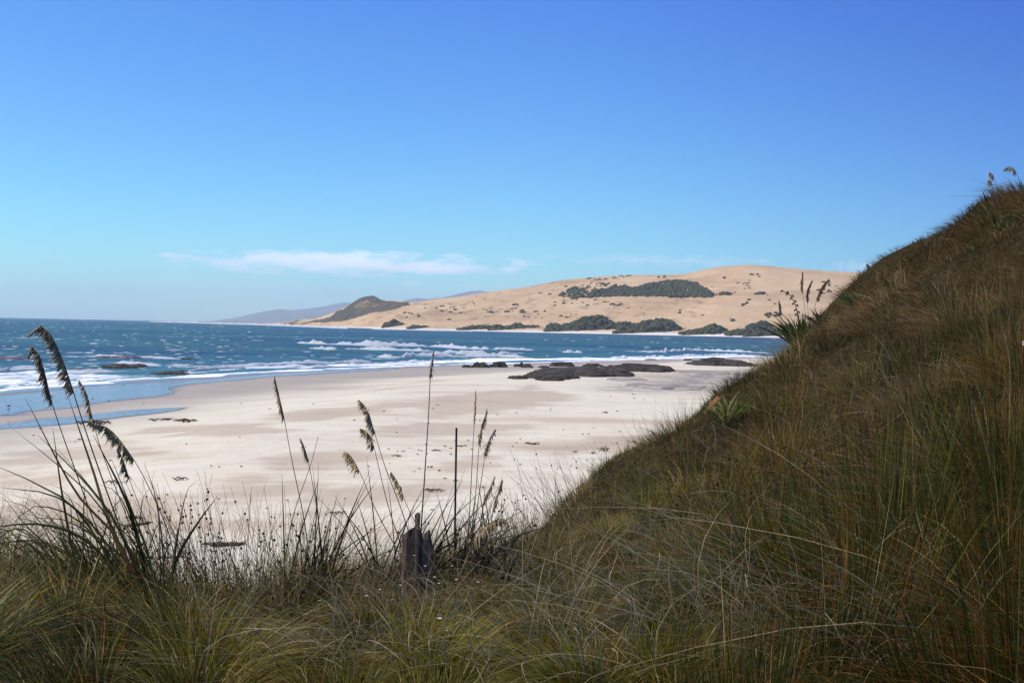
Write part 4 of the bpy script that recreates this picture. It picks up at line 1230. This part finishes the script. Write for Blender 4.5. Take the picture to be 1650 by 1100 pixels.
# left toetoe plant: long arching leaves and five plumes
def toetoe_left():
    base = at(232, 1002, 6.9); base[2] = float(hillz(base[0], base[1]))
    r = empty('plume_grass', base)
    random.seed(14)
    dk = [(0.085, 0.095, 0.022), (0.13, 0.12, 0.03), (0.24, 0.18, 0.06), (0.05, 0.055, 0.016), (0.15, 0.08, 0.03)]
    paths = [  # base-ish, control, tip in photo positions
        [(240, 985), (170, 830), (105, 760), (20, 690)], [(235, 985), (160, 860), (90, 800), (0, 785)], [(225, 985), (150, 880), (70, 845), (-30, 850)],
        [(240, 985), (190, 850), (130, 770), (60, 700)], [(245, 985), (195, 860), (150, 790), (90, 720)], [(215, 990), (120, 900), (40, 870), (-40, 890)],
        [(235, 985), (175, 840), (150, 760), (110, 640)], [(250, 985), (225, 880), (200, 800), (150, 700)], [(205, 990), (110, 930), (30, 910), (-60, 940)],
        [(255, 985), (240, 900), (215, 830), (180, 740)], [(225, 985), (130, 830), (60, 780), (-20, 745)], [(230, 985), (140, 850), (60, 815), (15, 850)],
        [(215, 995), (130, 950), (60, 950), (-20, 990)], [(240, 985), (200, 900), (110, 840), (50, 835)], [(262, 985), (262, 890), (250, 800), (232, 745)],
        [(200, 1000), (100, 960), (20, 960), (-50, 1010)], [(240, 990), (190, 870), (120, 790), (40, 640)], [(262, 985), (285, 900), (320, 840), (350, 800)],
        [(150, 1010), (95, 900), (45, 850), (5, 800)], [(140, 1020), (70, 930), (30, 900), (-30, 880)], [(160, 1010), (120, 900), (100, 800), (85, 690)],
        [(90, 1030), (40, 930), (10, 880), (-50, 850)], [(180, 1000), (130, 910), (90, 880), (60, 870)], [(60, 1040), (20, 960), (-20, 940), (-60, 960)],
    ]
    for i in range(105):
        b = random.uniform(110, 272); L = random.uniform(90, 230); a = random.gauss(-0.55, 0.45)
        tipu = b + math.sin(a) * L * 1.3; tipv = 990 - math.cos(a) * L + (0.25 * L if abs(a) > 0.7 else 0)
        paths.append([(b, 995), (b + math.sin(a) * L * 0.45, 990 - math.cos(a) * L * 0.6), (b + math.sin(a) * L * 0.85, 990 - math.cos(a) * L * 0.92), (tipu, tipv)])
    for i, pp in enumerate(paths):
        yy = random.uniform(6.2, 7.3)
        P = at(np.array([p[0] for p in pp], float), np.array([p[1] for p in pp], float), yy + np.linspace(0, random.uniform(-0.35, 0.35), 4))
        path = smooth_path(P, 12); t = np.linspace(0, 1, 12)
        T = np.gradient(path, axis=0); T /= np.linalg.norm(T, axis=1)[:, None]
        side = np.cross(T, np.array([0.3 * math.sin(i), 1, 0.3 * math.cos(2.1 * i)])); side /= np.linalg.norm(side, axis=1)[:, None]
        nr = np.cross(side, T)
        w = (random.uniform(0.010, 0.024) if i < 24 else random.uniform(0.006, 0.014)) * np.clip(1.1 - t ** 2.2, 0.04, 1)
        V = np.stack([path - side * w[:, None] / 2 + nr * w[:, None] * 0.3, path, path + side * w[:, None] / 2 + nr * w[:, None] * 0.3], 1)
        mb = MB(base); c = random.choice(dk)
        mb.add(V.reshape(-1, 3), grid_faces(12, 3), c)
        mb.build('leaf', M_leaf, r, True)
    brown = (0.74, 0.50, 0.23); gold = (0.36, 0.25, 0.12)
    rc = (0.22, 0.11, 0.05)
    stalk_obj(r, [(250, 985), (190, 840), (140, 700), (108, 600), (85, 545), (65, 524), (50, 537)], 7.0, 6.9, 0.73, (-0.75, 0, -0.5), 0.055, 0.0065, 3, brown, rc, dens=1.2)
    stalk_obj(r, [(235, 985), (165, 870), (115, 740), (84, 650), (72, 600), (60, 565), (48, 558), (47, 572)], 6.9, 6.9, 0.78, (-0.6, 0, -0.6), 0.045, 0.0055, 5, (0.46, 0.31, 0.15), rc, dens=1.5)
    stalk_obj(r, [(262, 985), (215, 860), (165, 730), (148, 670), (138, 630), (127, 612)], 7.0, 7.1, 0.82, (-0.5, 0, -0.7), 0.035, 0.0045, 7, brown, rc, dens=1.3)
    stalk_obj(r, [(290, 985), (275, 870), (235, 775), (205, 725), (175, 690), (143, 681)], 7.0, 7.0, 0.74, (-0.45, 0, -0.8), 0.05, 0.0045, 9, brown, rc, dens=1.5)
    stalk_obj(r, [(285, 985), (250, 880), (215, 790), (200, 745), (190, 722)], 7.1, 7.1, 0.82, (-0.3, 0, -0.8), 0.04, 0.004, 11, (0.46, 0.33, 0.18), rc, dens=1.1)
    tag(r, 'biggest plume grass clump at the left with nodding brown heads', 'plume grass', 'plume grasses along the dune edge')
toetoe_left()

def plume_clump(bu, bv, y, lab, stalks, nleaf, seed, spread=90, up=170, lean=0.3):
    base = at(bu, bv, y); base[2] = float(hillz(base[0], base[1]))
    r = empty('plume_grass', base); random.seed(seed)
    for i in range(nleaf):
        a = random.gauss(lean, 0.42); L = up * random.uniform(0.5, 1.1); b = bu + random.uniform(-spread, spread) * 0.3
        vb = bv + random.uniform(-5, 15)
        pp = [(b, vb), (b + math.sin(a) * L * 0.5, vb - math.cos(a) * L * 0.55), (b + math.sin(a) * L * 1.05, vb - math.cos(a) * L + 0.1 * L * abs(a))]
        P = at(np.array([p[0] for p in pp], float), np.array([p[1] for p in pp], float), y + np.linspace(0, random.uniform(-0.3, 0.3), 3))
        path = smooth_path(P, 9); t = np.linspace(0, 1, 9)
        T = np.gradient(path, axis=0); side = np.cross(T, np.array([0.3 * math.sin(i), 1, 0.2])); side /= np.linalg.norm(side, axis=1)[:, None]
        w = random.uniform(0.005, 0.012) * np.clip(1.1 - t ** 2, 0.05, 1)
        V = np.stack([path - side * w[:, None] / 2, path + np.array([0, 0.2, 0]) * w[:, None], path + side * w[:, None] / 2], 1)
        mb = MB(base); mb.add(V.reshape(-1, 3), grid_faces(9, 3), random.choice([(0.045, 0.05, 0.03), (0.07, 0.07, 0.035), (0.16, 0.13, 0.075), (0.03, 0.035, 0.022)]))
        mb.build('leaf', M_leaf, r, True)
    for j, (pts, hf, hang, size, dens) in enumerate(stalks):
        stalk_obj(r, pts, y + random.uniform(-0.1, 0.1), y + random.uniform(-0.1, 0.1), hf, hang, size, 0.0042, seed * 10 + j, (0.74, 0.54, 0.27), (0.24, 0.165, 0.08), dens=dens * 1.2)
    return tag(r, lab, 'plume grass', 'plume grasses along the dune edge')

plume_clump(490, 960, 7.2, 'sparse plume grass left of centre with one tall and one short head', [
    ([(500, 950), (492, 850), (470, 740), (457, 670), (449, 635), (442, 605)], 0.80, (-0.35, 0, -0.8), 0.034, 1.1),
    ([(525, 950), (512, 830), (500, 760), (492, 725), (484, 706)], 0.85, (-0.2, 0, -0.8), 0.03, 0.9),
    ([(455, 940), (470, 840), (500, 750), (513, 702)], 1.0, (0, 0, -1), 0.03, 1),
    ], 34, 41, 120, 210, 0.25)
plume_clump(655, 935, 7.1, 'plume grass leaning left from beside the wooden post, four golden heads', [
    ([(680, 930), (650, 830), (620, 750), (603, 695), (592, 660), (578, 644)], 0.83, (-0.55, 0, -0.6), 0.043, 1.3),
    ([(665, 930), (630, 830), (612, 760), (602, 718), (594, 698), (580, 690)], 0.84, (-0.5, 0, -0.7), 0.04, 1.2),
    ([(665, 930), (610, 830), (584, 770), (572, 745), (562, 731), (554, 727)], 0.80, (-0.5, 0, -0.7), 0.042, 1.4),
    ([(720, 950), (678, 860), (656, 815), (650, 800), (640, 775), (630, 760)], 0.80, (0.05, 0, -0.9), 0.042, 1.4),
    ], 46, 42, 160, 190, 0.55)
plume_clump(758, 915, 7.4, 'plume grass right of the bare rod with five dark heads close together', [
    ([(752, 900), (758, 800), (762, 720), (765, 670), (767, 628)], 0.83, (-0.12, 0, -0.9), 0.024, 0.9),
    ([(755, 905), (766, 800), (771, 730), (775, 690), (782, 670), (785, 658)], 0.78, (-0.12, 0, -0.9), 0.034, 1.4),
    ([(755, 905), (770, 810), (779, 750), (783, 722), (790, 705), (798, 691)], 0.83, (0.1, 0, -0.9), 0.036, 1.1),
    ([(775, 910), (777, 850), (780, 806), (790, 785), (797, 767)], 0.70, (0.05, 0, -0.9), 0.034, 1.3),
    ([(780, 920), (792, 840), (797, 810), (803, 790), (809, 772)], 0.68, (0.1, 0, -0.9), 0.038, 1.5),
    ], 40, 43, 130, 150, 0.3)
plume_clump(790, 925, 6.8, 'low plume grass with one broad head bowed over to the right', [
    ([(742, 925), (765, 870), (780, 850), (797, 838), (812, 836), (820, 845)], 0.42, (0.05, 0, -0.9), 0.05, 1.5),
    ], 20, 44, 110, 110, 0.3)
# lone stalk rising behind the post
def lone_stalk(lab, pts, y, hf, hang, size, rad, seed, col=(0.62, 0.47, 0.28), dens=1.2):
    b = at(pts[0][0], pts[0][1], y)
    r = empty('plume_stalk', b)
    stalk_obj(r, pts, y, y, hf, hang, size, rad, seed, col, (0.075, 0.055, 0.035), dens=dens)
    return tag(r, lab, 'plume stalk')
lone_stalk('tallest lone plume stem rising straight from behind the wooden post', [(672, 940), (680, 830), (686, 740), (691, 660), (694, 600), (699, 564)], 7.3, 0.88, (0.0, 0, -0.9), 0.03, 0.006, 71)
lone_stalk('pale round headed plume, upper left of the pair above the ridge', [(1612, 330), (1607, 306), (1601, 284), (1594, 277)], 25.0, 0.80, (-0.2, 0, -0.9), 0.09, 0.007, 72, (0.62, 0.50, 0.36), 1.0)
lone_stalk('pale round headed plume, lower left of the pair above the ridge', [(1602, 330), (1600, 306), (1597, 292), (1591, 290)], 25.0, 0.78, (-0.2, 0, -0.9), 0.09, 0.007, 73, (0.62, 0.50, 0.36), 1.0)
lone_stalk('highest pale plume above the ridge at the right edge', [(1655, 330), (1645, 300), (1636, 275), (1626, 269), (1617, 273)], 24.5, 0.70, (-0.1, 0, -0.9), 0.085, 0.007, 74, (0.62, 0.50, 0.36), 1.0)
lone_stalk('short dark seed spike on top of the ridge left of the pale plumes', [(1596, 336), (1590, 322), (1584, 309)], 26.0, 0.45, (0.1, 0, -0.6), 0.06, 0.010, 75, (0.05, 0.045, 0.05), 0.8)
lone_stalk('small dark seed head against the sky where the ridge meets the far dune', [(1410, 452), (1404, 436), (1398, 425)], 35.0, 0.6, (-0.5, 0, 0.1), 0.11, 0.008, 76, (0.04, 0.04, 0.05), 0.6)
lone_stalk('thin plume left of the three above the large flax', [(1299, 545), (1297, 500), (1293, 470), (1292, 450), (1294, 438)], 34.5, 0.72, (0.05, 0, -0.9), 0.10, 0.009, 77, (0.22, 0.12, 0.06), 0.8)
lone_stalk('short bent plume in the middle of the three above the large flax', [(1305, 540), (1302, 500), (1301, 475), (1303, 462), (1309, 451)], 34.5, 0.60, (0.1, 0, -0.9), 0.10, 0.009, 78, (0.22, 0.12, 0.06), 0.8)
lone_stalk('longest tilted plume on the right of the three above the large flax', [(1308, 540), (1312, 500), (1318, 478), (1324, 462), (1336, 449)], 34.5, 0.62, (0.1, 0, -0.9), 0.11, 0.009, 79, (0.24, 0.13, 0.06), 1.0)
lone_stalk('small hanging seed head left of the dark flax flower stalk', [(1266, 560), (1262, 530), (1258, 505), (1256, 490), (1255, 483)], 34.5, 0.72, (0.1, 0, -0.9), 0.11, 0.008, 80, (0.25, 0.15, 0.07), 0.7)
def flax_flower():
    b = at(1288, 525, 34.3); r = empty('flax_flower_stalk', b)
    pts = [(1292, 548), (1284, 500), (1280, 488), (1275, 478), (1266, 471), (1258, 468)]
    P = at(np.array([p[0] for p in pts], float), np.array([p[1] for p in pts], float), np.full(6, 34.3)); path = smooth_path(P, 20)
    mb = MB(b); mb.tube(path, np.linspace(0.02, 0.009, 20), 5, (0.02, 0.018, 0.02)); st = mb.build('stem', M_stem, r, True)
    for k in range(8, 19):
        mb = MB(b); s = 1 if k % 2 else -1; q = path[k]
        mb.tube([q, q + [0.03 * s, 0, 0.03], q + [0.065 * s, 0.02, 0.01], q + [0.085 * s, 0.02, -0.03]], [0.01, 0.025, 0.03, 0.008], 5, (0.03, 0.02, 0.025))
        mb.build('pod', M_stem, r)
    tag(r, 'dark bending flax flower stalk with black pods above the large flax', 'flower stalk')
flax_flower()

# ------------------------------------------------------------------ knobbly rush tufts along the crest
def rush_tuft(bu, bv, y, n, up, lean, spread, lab, seed, knobs=0.5):
    random.seed(seed)
    base = at(bu, bv, y); base[2] = float(hillz(base[0], base[1]))
    r = empty('rush_tuft', base)
    mb = MB(base); kb = MB(base)
    for i in range(n):
        a = random.gauss(lean, 0.28); L = up * random.uniform(0.35, 1.1) / F_PX * y
        o = base + np.array([random.gauss(0, spread) / F_PX * y, random.gauss(0, 0.15), -0.02])
        d = np.array([math.sin(a), random.gauss(0, 0.15), math.cos(a)])
        bend = np.array([random.gauss(0.0, 0.12), 0, -0.04])
        t = np.linspace(0, 1, 6)
        p = o + L * (d * t[:, None] + bend * (t ** 2)[:, None])
        col = random.choice([(0.13, 0.075, 0.035), (0.24, 0.13, 0.06), (0.10, 0.11, 0.035), (0.38, 0.27, 0.13)])
        mb.tube(p, np.linspace(0.0026, 0.0009, 6) * random.uniform(0.7, 1.3), 3, col)
        if random.random() < knobs:
            q = p[4] * 0.6 + p[5] * 0.4
            oct_ball(kb, q, random.uniform(0.006, 0.011), (0.045, 0.022, 0.02))
    s = mb.build('stems', M_stem, r); s['kind'] = 'stuff'
    if kb.n:
        k = kb.build('seed_knobs', M_seed, r); k['kind'] = 'stuff'
    return tag(r, lab, 'rush', 'rush tufts along the dune crest')
rush_tuft(330, 1000, 7.0, 150, 250, -0.30, 32, 'densest knobbly rush tuft leaning left in front of the driftwood log', 61, 0.6)
rush_tuft(395, 985, 7.2, 120, 220, -0.12, 30, 'upright brown rush tuft right of the driftwood log', 62, 0.5)
rush_tuft(450, 985, 6.9, 110, 190, 0.05, 28, 'rush tuft below the tall plume left of centre', 63, 0.35)
rush_tuft(540, 970, 7.2, 110, 160, 0.30, 30, 'right leaning rush tuft between the left plumes and the wooden post', 64, 0.2)
rush_tuft(600, 965, 7.0, 90, 140, 0.45, 26, 'strongly tilted rush tuft just left of the wooden post', 65, 0.1)
rush_tuft(705, 950, 7.3, 80, 150, 0.35, 22, 'rush tuft filling the gap between wooden post and bare rod', 66, 0.1)
rush_tuft(825, 935, 7.9, 110, 135, -0.05, 30, 'rush tuft right of the bowed broad plume', 67, 0.25)
rush_tuft(880, 915, 8.8, 130, 150, -0.30, 34, 'left leaning rush tuft where the slope begins to rise', 68, 0.25)
rush_tuft(940, 880, 11.0, 130, 150, -0.42, 34, 'rush tuft with long thin stems over the pale sand on the slope edge', 69, 0.3)
rush_tuft(1000, 830, 14.0, 70, 120, -0.40, 28, 'rush tuft higher on the slope edge above the long stemmed one', 70, 0.3)
rush_tuft(1060, 775, 18.0, 60, 80, -0.35, 24, 'short rush tuft on the edge below the orange clay', 71, 0.2)
rush_tuft(265, 1000, 7.2, 90, 230, -0.35, 30, 'thin rush tuft between the left plume clump and the knobbly rushes', 72, 0.4)
rush_tuft(1110, 715, 22.0, 60, 60, -0.2, 26, 'grey feathery tuft left of the orange clay bank', 73, 0.0)

rush_tuft(662, 1010, 6.3, 90, 130, 0.15, 34, 'short rush tuft growing right in front of the wooden post', 74, 0.1)
rush_tuft(300, 1015, 7.5, 130, 190, -0.18, 48, 'brown rush tuft low behind the left plume clump base', 75, 0.3)
rush_tuft(90, 1035, 7.2, 120, 170, -0.45, 55, 'wind bent rush tuft at the lower left beneath the long arching leaves', 76, 0.15)
rush_tuft(500, 985, 7.6, 120, 170, 0.10, 40, 'dense rush tuft halfway between knobbly rushes and wooden post', 77, 0.3)
rush_tuft(770, 945, 7.6, 110, 120, 0.15, 34, 'short dense rush tuft around the feet of the five headed plume grass', 78, 0.15)
# ------------------------------------------------------------------ post, rod
def post():
    c = at(671, 962, 7.0); base = np.array([c[0], c[1], float(hillz(c[0], c[1])) - 0.1])
    r = empty('wooden_post', base)
    def prism(name, w, d, tops, b0, off, mat, segs=6):
        xs = np.linspace(-w / 2, w / 2, segs); V = []; mb = MB(base)
        rings = []
        top = np.interp(xs, np.linspace(-w / 2, w / 2, len(tops)), tops)
        front = np.stack([xs + off, np.full(segs, -d / 2), top], 1); back = np.stack([xs[::-1] + off, np.full(segs, d / 2), top[::-1] * 0.97], 1)
        ringtop = np.concatenate([front, back]); m = len(ringtop)
        nz = 9
        for k in range(nz):
            t = k / (nz - 1)
            q = ringtop.copy(); q[:, 2] = b0 + (ringtop[:, 2] - b0) * t
            ang = np.arange(m) * 1.7
            q[:, :2] *= 1; q[:, 0] += 0.006 * np.sin(ang * 3 + t * 4); q[:, 1] += 0.008 * np.cos(ang * 2 + t * 3)
            if t > 0.8: q[:, 0] = off + (q[:, 0] - off) * (1 - (t - 0.8) * 0.5)
            rings.append(q)
        V = np.concatenate(rings) + base
        i = np.arange(nz * m).reshape(nz, m); j = np.roll(i, -1, 1)
        mb.add(V, np.stack([i[:-1], j[:-1], j[1:], i[1:]], -1).reshape(-1, 4))
        tp = i[-1]; F = np.array([[tp[k], tp[k + 1], tp[m - 2 - k], tp[m - 1 - k]] for k in range(segs - 1)])
        mb.add(rings[-1] + base, F - i[-1][0])
        return mb.build(name, mat, r)
    H = (float(at(671, 846, 7.0)[2]) - base[2]) / 0.88
    prism('timber', 0.125, 0.12, [H * 0.80, H * 0.86, H * 0.88, H * 0.86], 0, -0.035, M_wood)
    prism('timber', 0.08, 0.10, [H * 0.80, H * 0.86, H * 0.68], 0, 0.07, M_wood, 5)
    prism('splinter', 0.034, 0.035, [H * 0.98, H * 1.01, H * 0.98], H * 0.5, 0.0, M_wood, 4)
    tag(r, 'split dark wooden post stump standing in the grass at the dune edge', 'post')
post()
def rod():
    b = at(732, 915, 7.6); t = at(735.5, 689, 7.6)
    mb = MB(b); mb.tube(np.array([b + (t - b) * k for k in np.linspace(0, 1, 8)]), 0.0075, 7)
    mb.tube(np.array([t, t + [0, 0, 0.0005]]), [0.0075, 0.0], 7)
    o = mb.build('bare_rod', M_rod, None, True); o.location = tuple(b)
    tag(o, 'straight bare dark rod standing upright without any seed head', 'rod')
rod()

# ------------------------------------------------------------------ clay bank
def clay():
    c = hill_hit(1128, 676, 12, 40)
    mb = MB(c)
    n, m = 30, 26
    U, Vv = np.meshgrid(np.linspace(-1, 1, n), np.linspace(-1, 1, m))
    quad = {}
    X_ = c[0] - 0.05 + U * (0.42 + 0.12 * np.sin(Vv * 5)) + Vv * 0.62; Y_ = c[1] + Vv * 2.2
    env = np.clip(1 - np.abs(U) ** 3, 0, 1) * np.clip(1 - np.abs(Vv) ** 4, 0, 1)
    Z_ = hillz(X_, Y_) - 0.14 + env * (0.10 + 0.42 * fbm(X_ * 3.5, Y_ * 2.5, 888, 5, 0.65) + 0.08 * np.floor(3 * fbm(X_ * 1.6, Y_ * 1.0, 889, 2)))
    mb.add(np.stack([X_, Y_, Z_], -1).reshape(-1, 3), grid_faces(m, n))
    o = mb.build('clay_bank', M_clay); o.location = tuple(c)
    tag(o, 'bare orange clay bank eroding out of the grassy slope', 'bank')
clay()

# ------------------------------------------------------------------ small flowers and scrap
def flower(u, v, y, r_, lab, seed, mat=None):
    random.seed(seed)
    p = at(u, v, y)
    r = empty('small_flower', p)
    g = p - np.array([random.uniform(-0.05, 0.05), 0, 0.25])
    mb = MB(p); mb.tube([g, (g + p) / 2 + [0.01, 0, 0.01], p], [0.0018, 0.0015, 0.001], 4, (0.06, 0.08, 0.03)); mb.build('stem', M_grass, r)
    mb = MB(p)
    for k in range(7):
        a = k * 2 * math.pi / 7
        d = np.array([math.cos(a), math.sin(a) * 0.6, 0.5]); e = np.array([-math.sin(a), math.cos(a), 0]) * r_ * 0.35
        mb.add([p, p + d * r_ * 0.6 + e, p + d * r_ * 1.1, p + d * r_ * 0.6 - e], np.array([[0, 1, 2, 3]]))
    oct_ball(mb, p + np.array([0, 0, r_ * 0.15]), r_ * 0.45)
    mb.build('petals', mat or M_petal, r)
    return tag(r, lab, 'flower', 'tiny pale flowers in the foreground grass')
random.seed(12)
FL = [(644, 890), (667, 895), (685, 912), (700, 930), (707, 940), (735, 934), (728, 912), (770, 938), (708, 997), (645, 943), (612, 950), (720, 1016), (662, 1064), (590, 960), (632, 966)]
for i, (u, v) in enumerate(FL):
    flower(u, v, 5.9 + 0.3 * math.sin(i * 2.3) + (0.6 if v < 930 else -0.2) - (v > 980) * 0.7, 0.008 if i != 8 else 0.012, 'tiny white flower head dotted in the grass before the wooden post', 700 + i)
M_yel = m_simple('yellow_petals', (0.6, 0.42, 0.03), (0.75, 0.55, 0.05), 40.0, 0.7, 0.1, 0.002)
flower(515, 968, 6.2, 0.010, 'only tiny yellow flower, low in the grass left of the post', 760, M_yel)

def scrap():
    c = hill_hit(1640, 612, 3, 20); c = c + np.array([0.0, -0.15, 0.40])
    n = 9
    U, W_ = np.meshgrid(np.linspace(-1, 1, n), np.linspace(-1, 1, n))
    mb = MB(c)
    X_ = c[0] + U * 0.045; Y_ = c[1] + W_ * 0.03 + 0.02 * fbm(U * 2, W_ * 2, 5, 3); Z_ = c[2] + W_ * 0.02 + U * 0.02 + 0.03 * fbm(U * 2.5 + 3, W_ * 2, 6, 3)
    V = np.stack([X_, Y_, Z_], -1).reshape(-1, 3)
    mb.add(V, grid_faces(n, n)); mb.add(V + [0.002, 0.006, 0.0], grid_faces(n, n)[:, ::-1])
    o = mb.build('plastic_scrap', M_scrap); o.location = tuple(c)
    tag(o, 'pale crumpled scrap shining in the dark grass at the right edge', 'scrap')
scrap()

# ------------------------------------------------------------------ clouds
def cloud(u0, u1, v0, v1, D, dens, lab, seed):
    um, vm = (u0 + u1) / 2, (v0 + v1) / 2
    c = at(um, vm, D)
    w = (u1 - u0) / F_PX * D; h = (v1 - v0) / F_PX * D
    hx, hy, hzz = w / 2, w * 0.12, h / 2
    n, m = 24, 48
    th = np.linspace(0, np.pi, n); ph = np.arange(m) * 2 * np.pi / m
    T, P = np.meshgrid(th, ph, indexing='ij')
    V = np.stack([hx * np.sin(T) * np.cos(P), hy * np.sin(T) * np.sin(P), hzz * np.cos(T)], -1).reshape(-1, 3)
    i = np.arange(n * m).reshape(n, m); j = np.roll(i, -1, 1)
    t = NT('cloud_vapour')
    tc = t.n('TexCoord')
    mp = t.n('Mapping'); mp.inputs['Scale'].default_value = (1 / hx, 1 / hy, 1 / hzz)
    t.l(tc.outputs['Object'], mp.inputs['Vector'])
    ln_ = t.n('VectorMath', operation='LENGTH'); t.l(mp.outputs[0], ln_.inputs[0])
    fall = t.math('SUBTRACT', 1.0, ln_.outputs['Value'])
    mp2 = t.n('Mapping'); mp2.inputs['Scale'].default_value = (6.5 / hx, 2.0 / hy, 1.5 / hzz); mp2.inputs['Location'].default_value = (seed, 0, 0)
    t.l(tc.outputs['Object'], mp2.inputs['Vector'])
    ns = t.n('TexNoise', Scale=1.0, Detail=4.0, Roughness=0.6); t.l(mp2.outputs[0], ns.inputs['Vector'])
    dn = t.math('ADD', t.math('MULTIPLY', fall, 0.9), t.math('MULTIPLY', t.math('SUBTRACT', ns.outputs['Fac'], 0.55), 4.2))
    dn = t.math('MULTIPLY', t.math('MULTIPLY', dn, 1.6, clamp=True), dens)
    pv = t.n('VolumePrincipled'); pv.inputs['Color'].default_value = (0.995, 0.995, 0.995, 1); pv.inputs['Anisotropy'].default_value = 0.0
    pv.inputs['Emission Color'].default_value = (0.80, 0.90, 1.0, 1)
    t.l(t.math('MULTIPLY', dn, 0.38), pv.inputs['Emission Strength'])  # added glow in the vapour, in place of sunlight scattered many times inside it
    t.l(dn, pv.inputs['Density']); t.l(pv.outputs[0], t.out.inputs['Volume'])
    t.m.cycles.volume_step_rate = 1.0
    o = mesh_np('cloud', V, np.stack([i[:-1], i[1:], j[1:], j[:-1]], -1).reshape(-1, 4), t.m)
    o.location = tuple(c)
    return tag(o, lab, 'cloud')
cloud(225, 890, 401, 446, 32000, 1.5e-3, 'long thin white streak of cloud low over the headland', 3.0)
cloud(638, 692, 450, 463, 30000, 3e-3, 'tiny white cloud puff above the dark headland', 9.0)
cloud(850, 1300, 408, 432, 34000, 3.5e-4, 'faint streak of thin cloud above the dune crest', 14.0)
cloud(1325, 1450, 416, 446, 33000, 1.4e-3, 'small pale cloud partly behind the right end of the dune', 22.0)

# ------------------------------------------------------------------ haze
def box(name, lo, hi, mat):
    (x0, y0, z0), (x1, y1, z1) = lo, hi
    v = [(x0, y0, z0), (x1, y0, z0), (x1, y1, z0), (x0, y1, z0), (x0, y0, z1), (x1, y0, z1), (x1, y1, z1), (x0, y1, z1)]
    f = np.array([(0, 3, 2, 1), (4, 5, 6, 7), (0, 1, 5, 4), (1, 2, 6, 5), (2, 3, 7, 6), (3, 0, 4, 7)])
    return mesh_np(name, np.array(v, float), f, mat)
t = NT('haze_air')
pv = t.n('VolumePrincipled'); pv.inputs['Density'].default_value = 5.5e-5; pv.inputs['Color'].default_value = (0.84, 0.93, 1.0, 1); pv.inputs['Anisotropy'].default_value = 0.25
t.l(pv.outputs[0], t.out.inputs['Volume'])
hz = box('haze', (-22500, -1500, -7), (22500, 22500, 620), t.m)
tag(hz, kind='stuff')
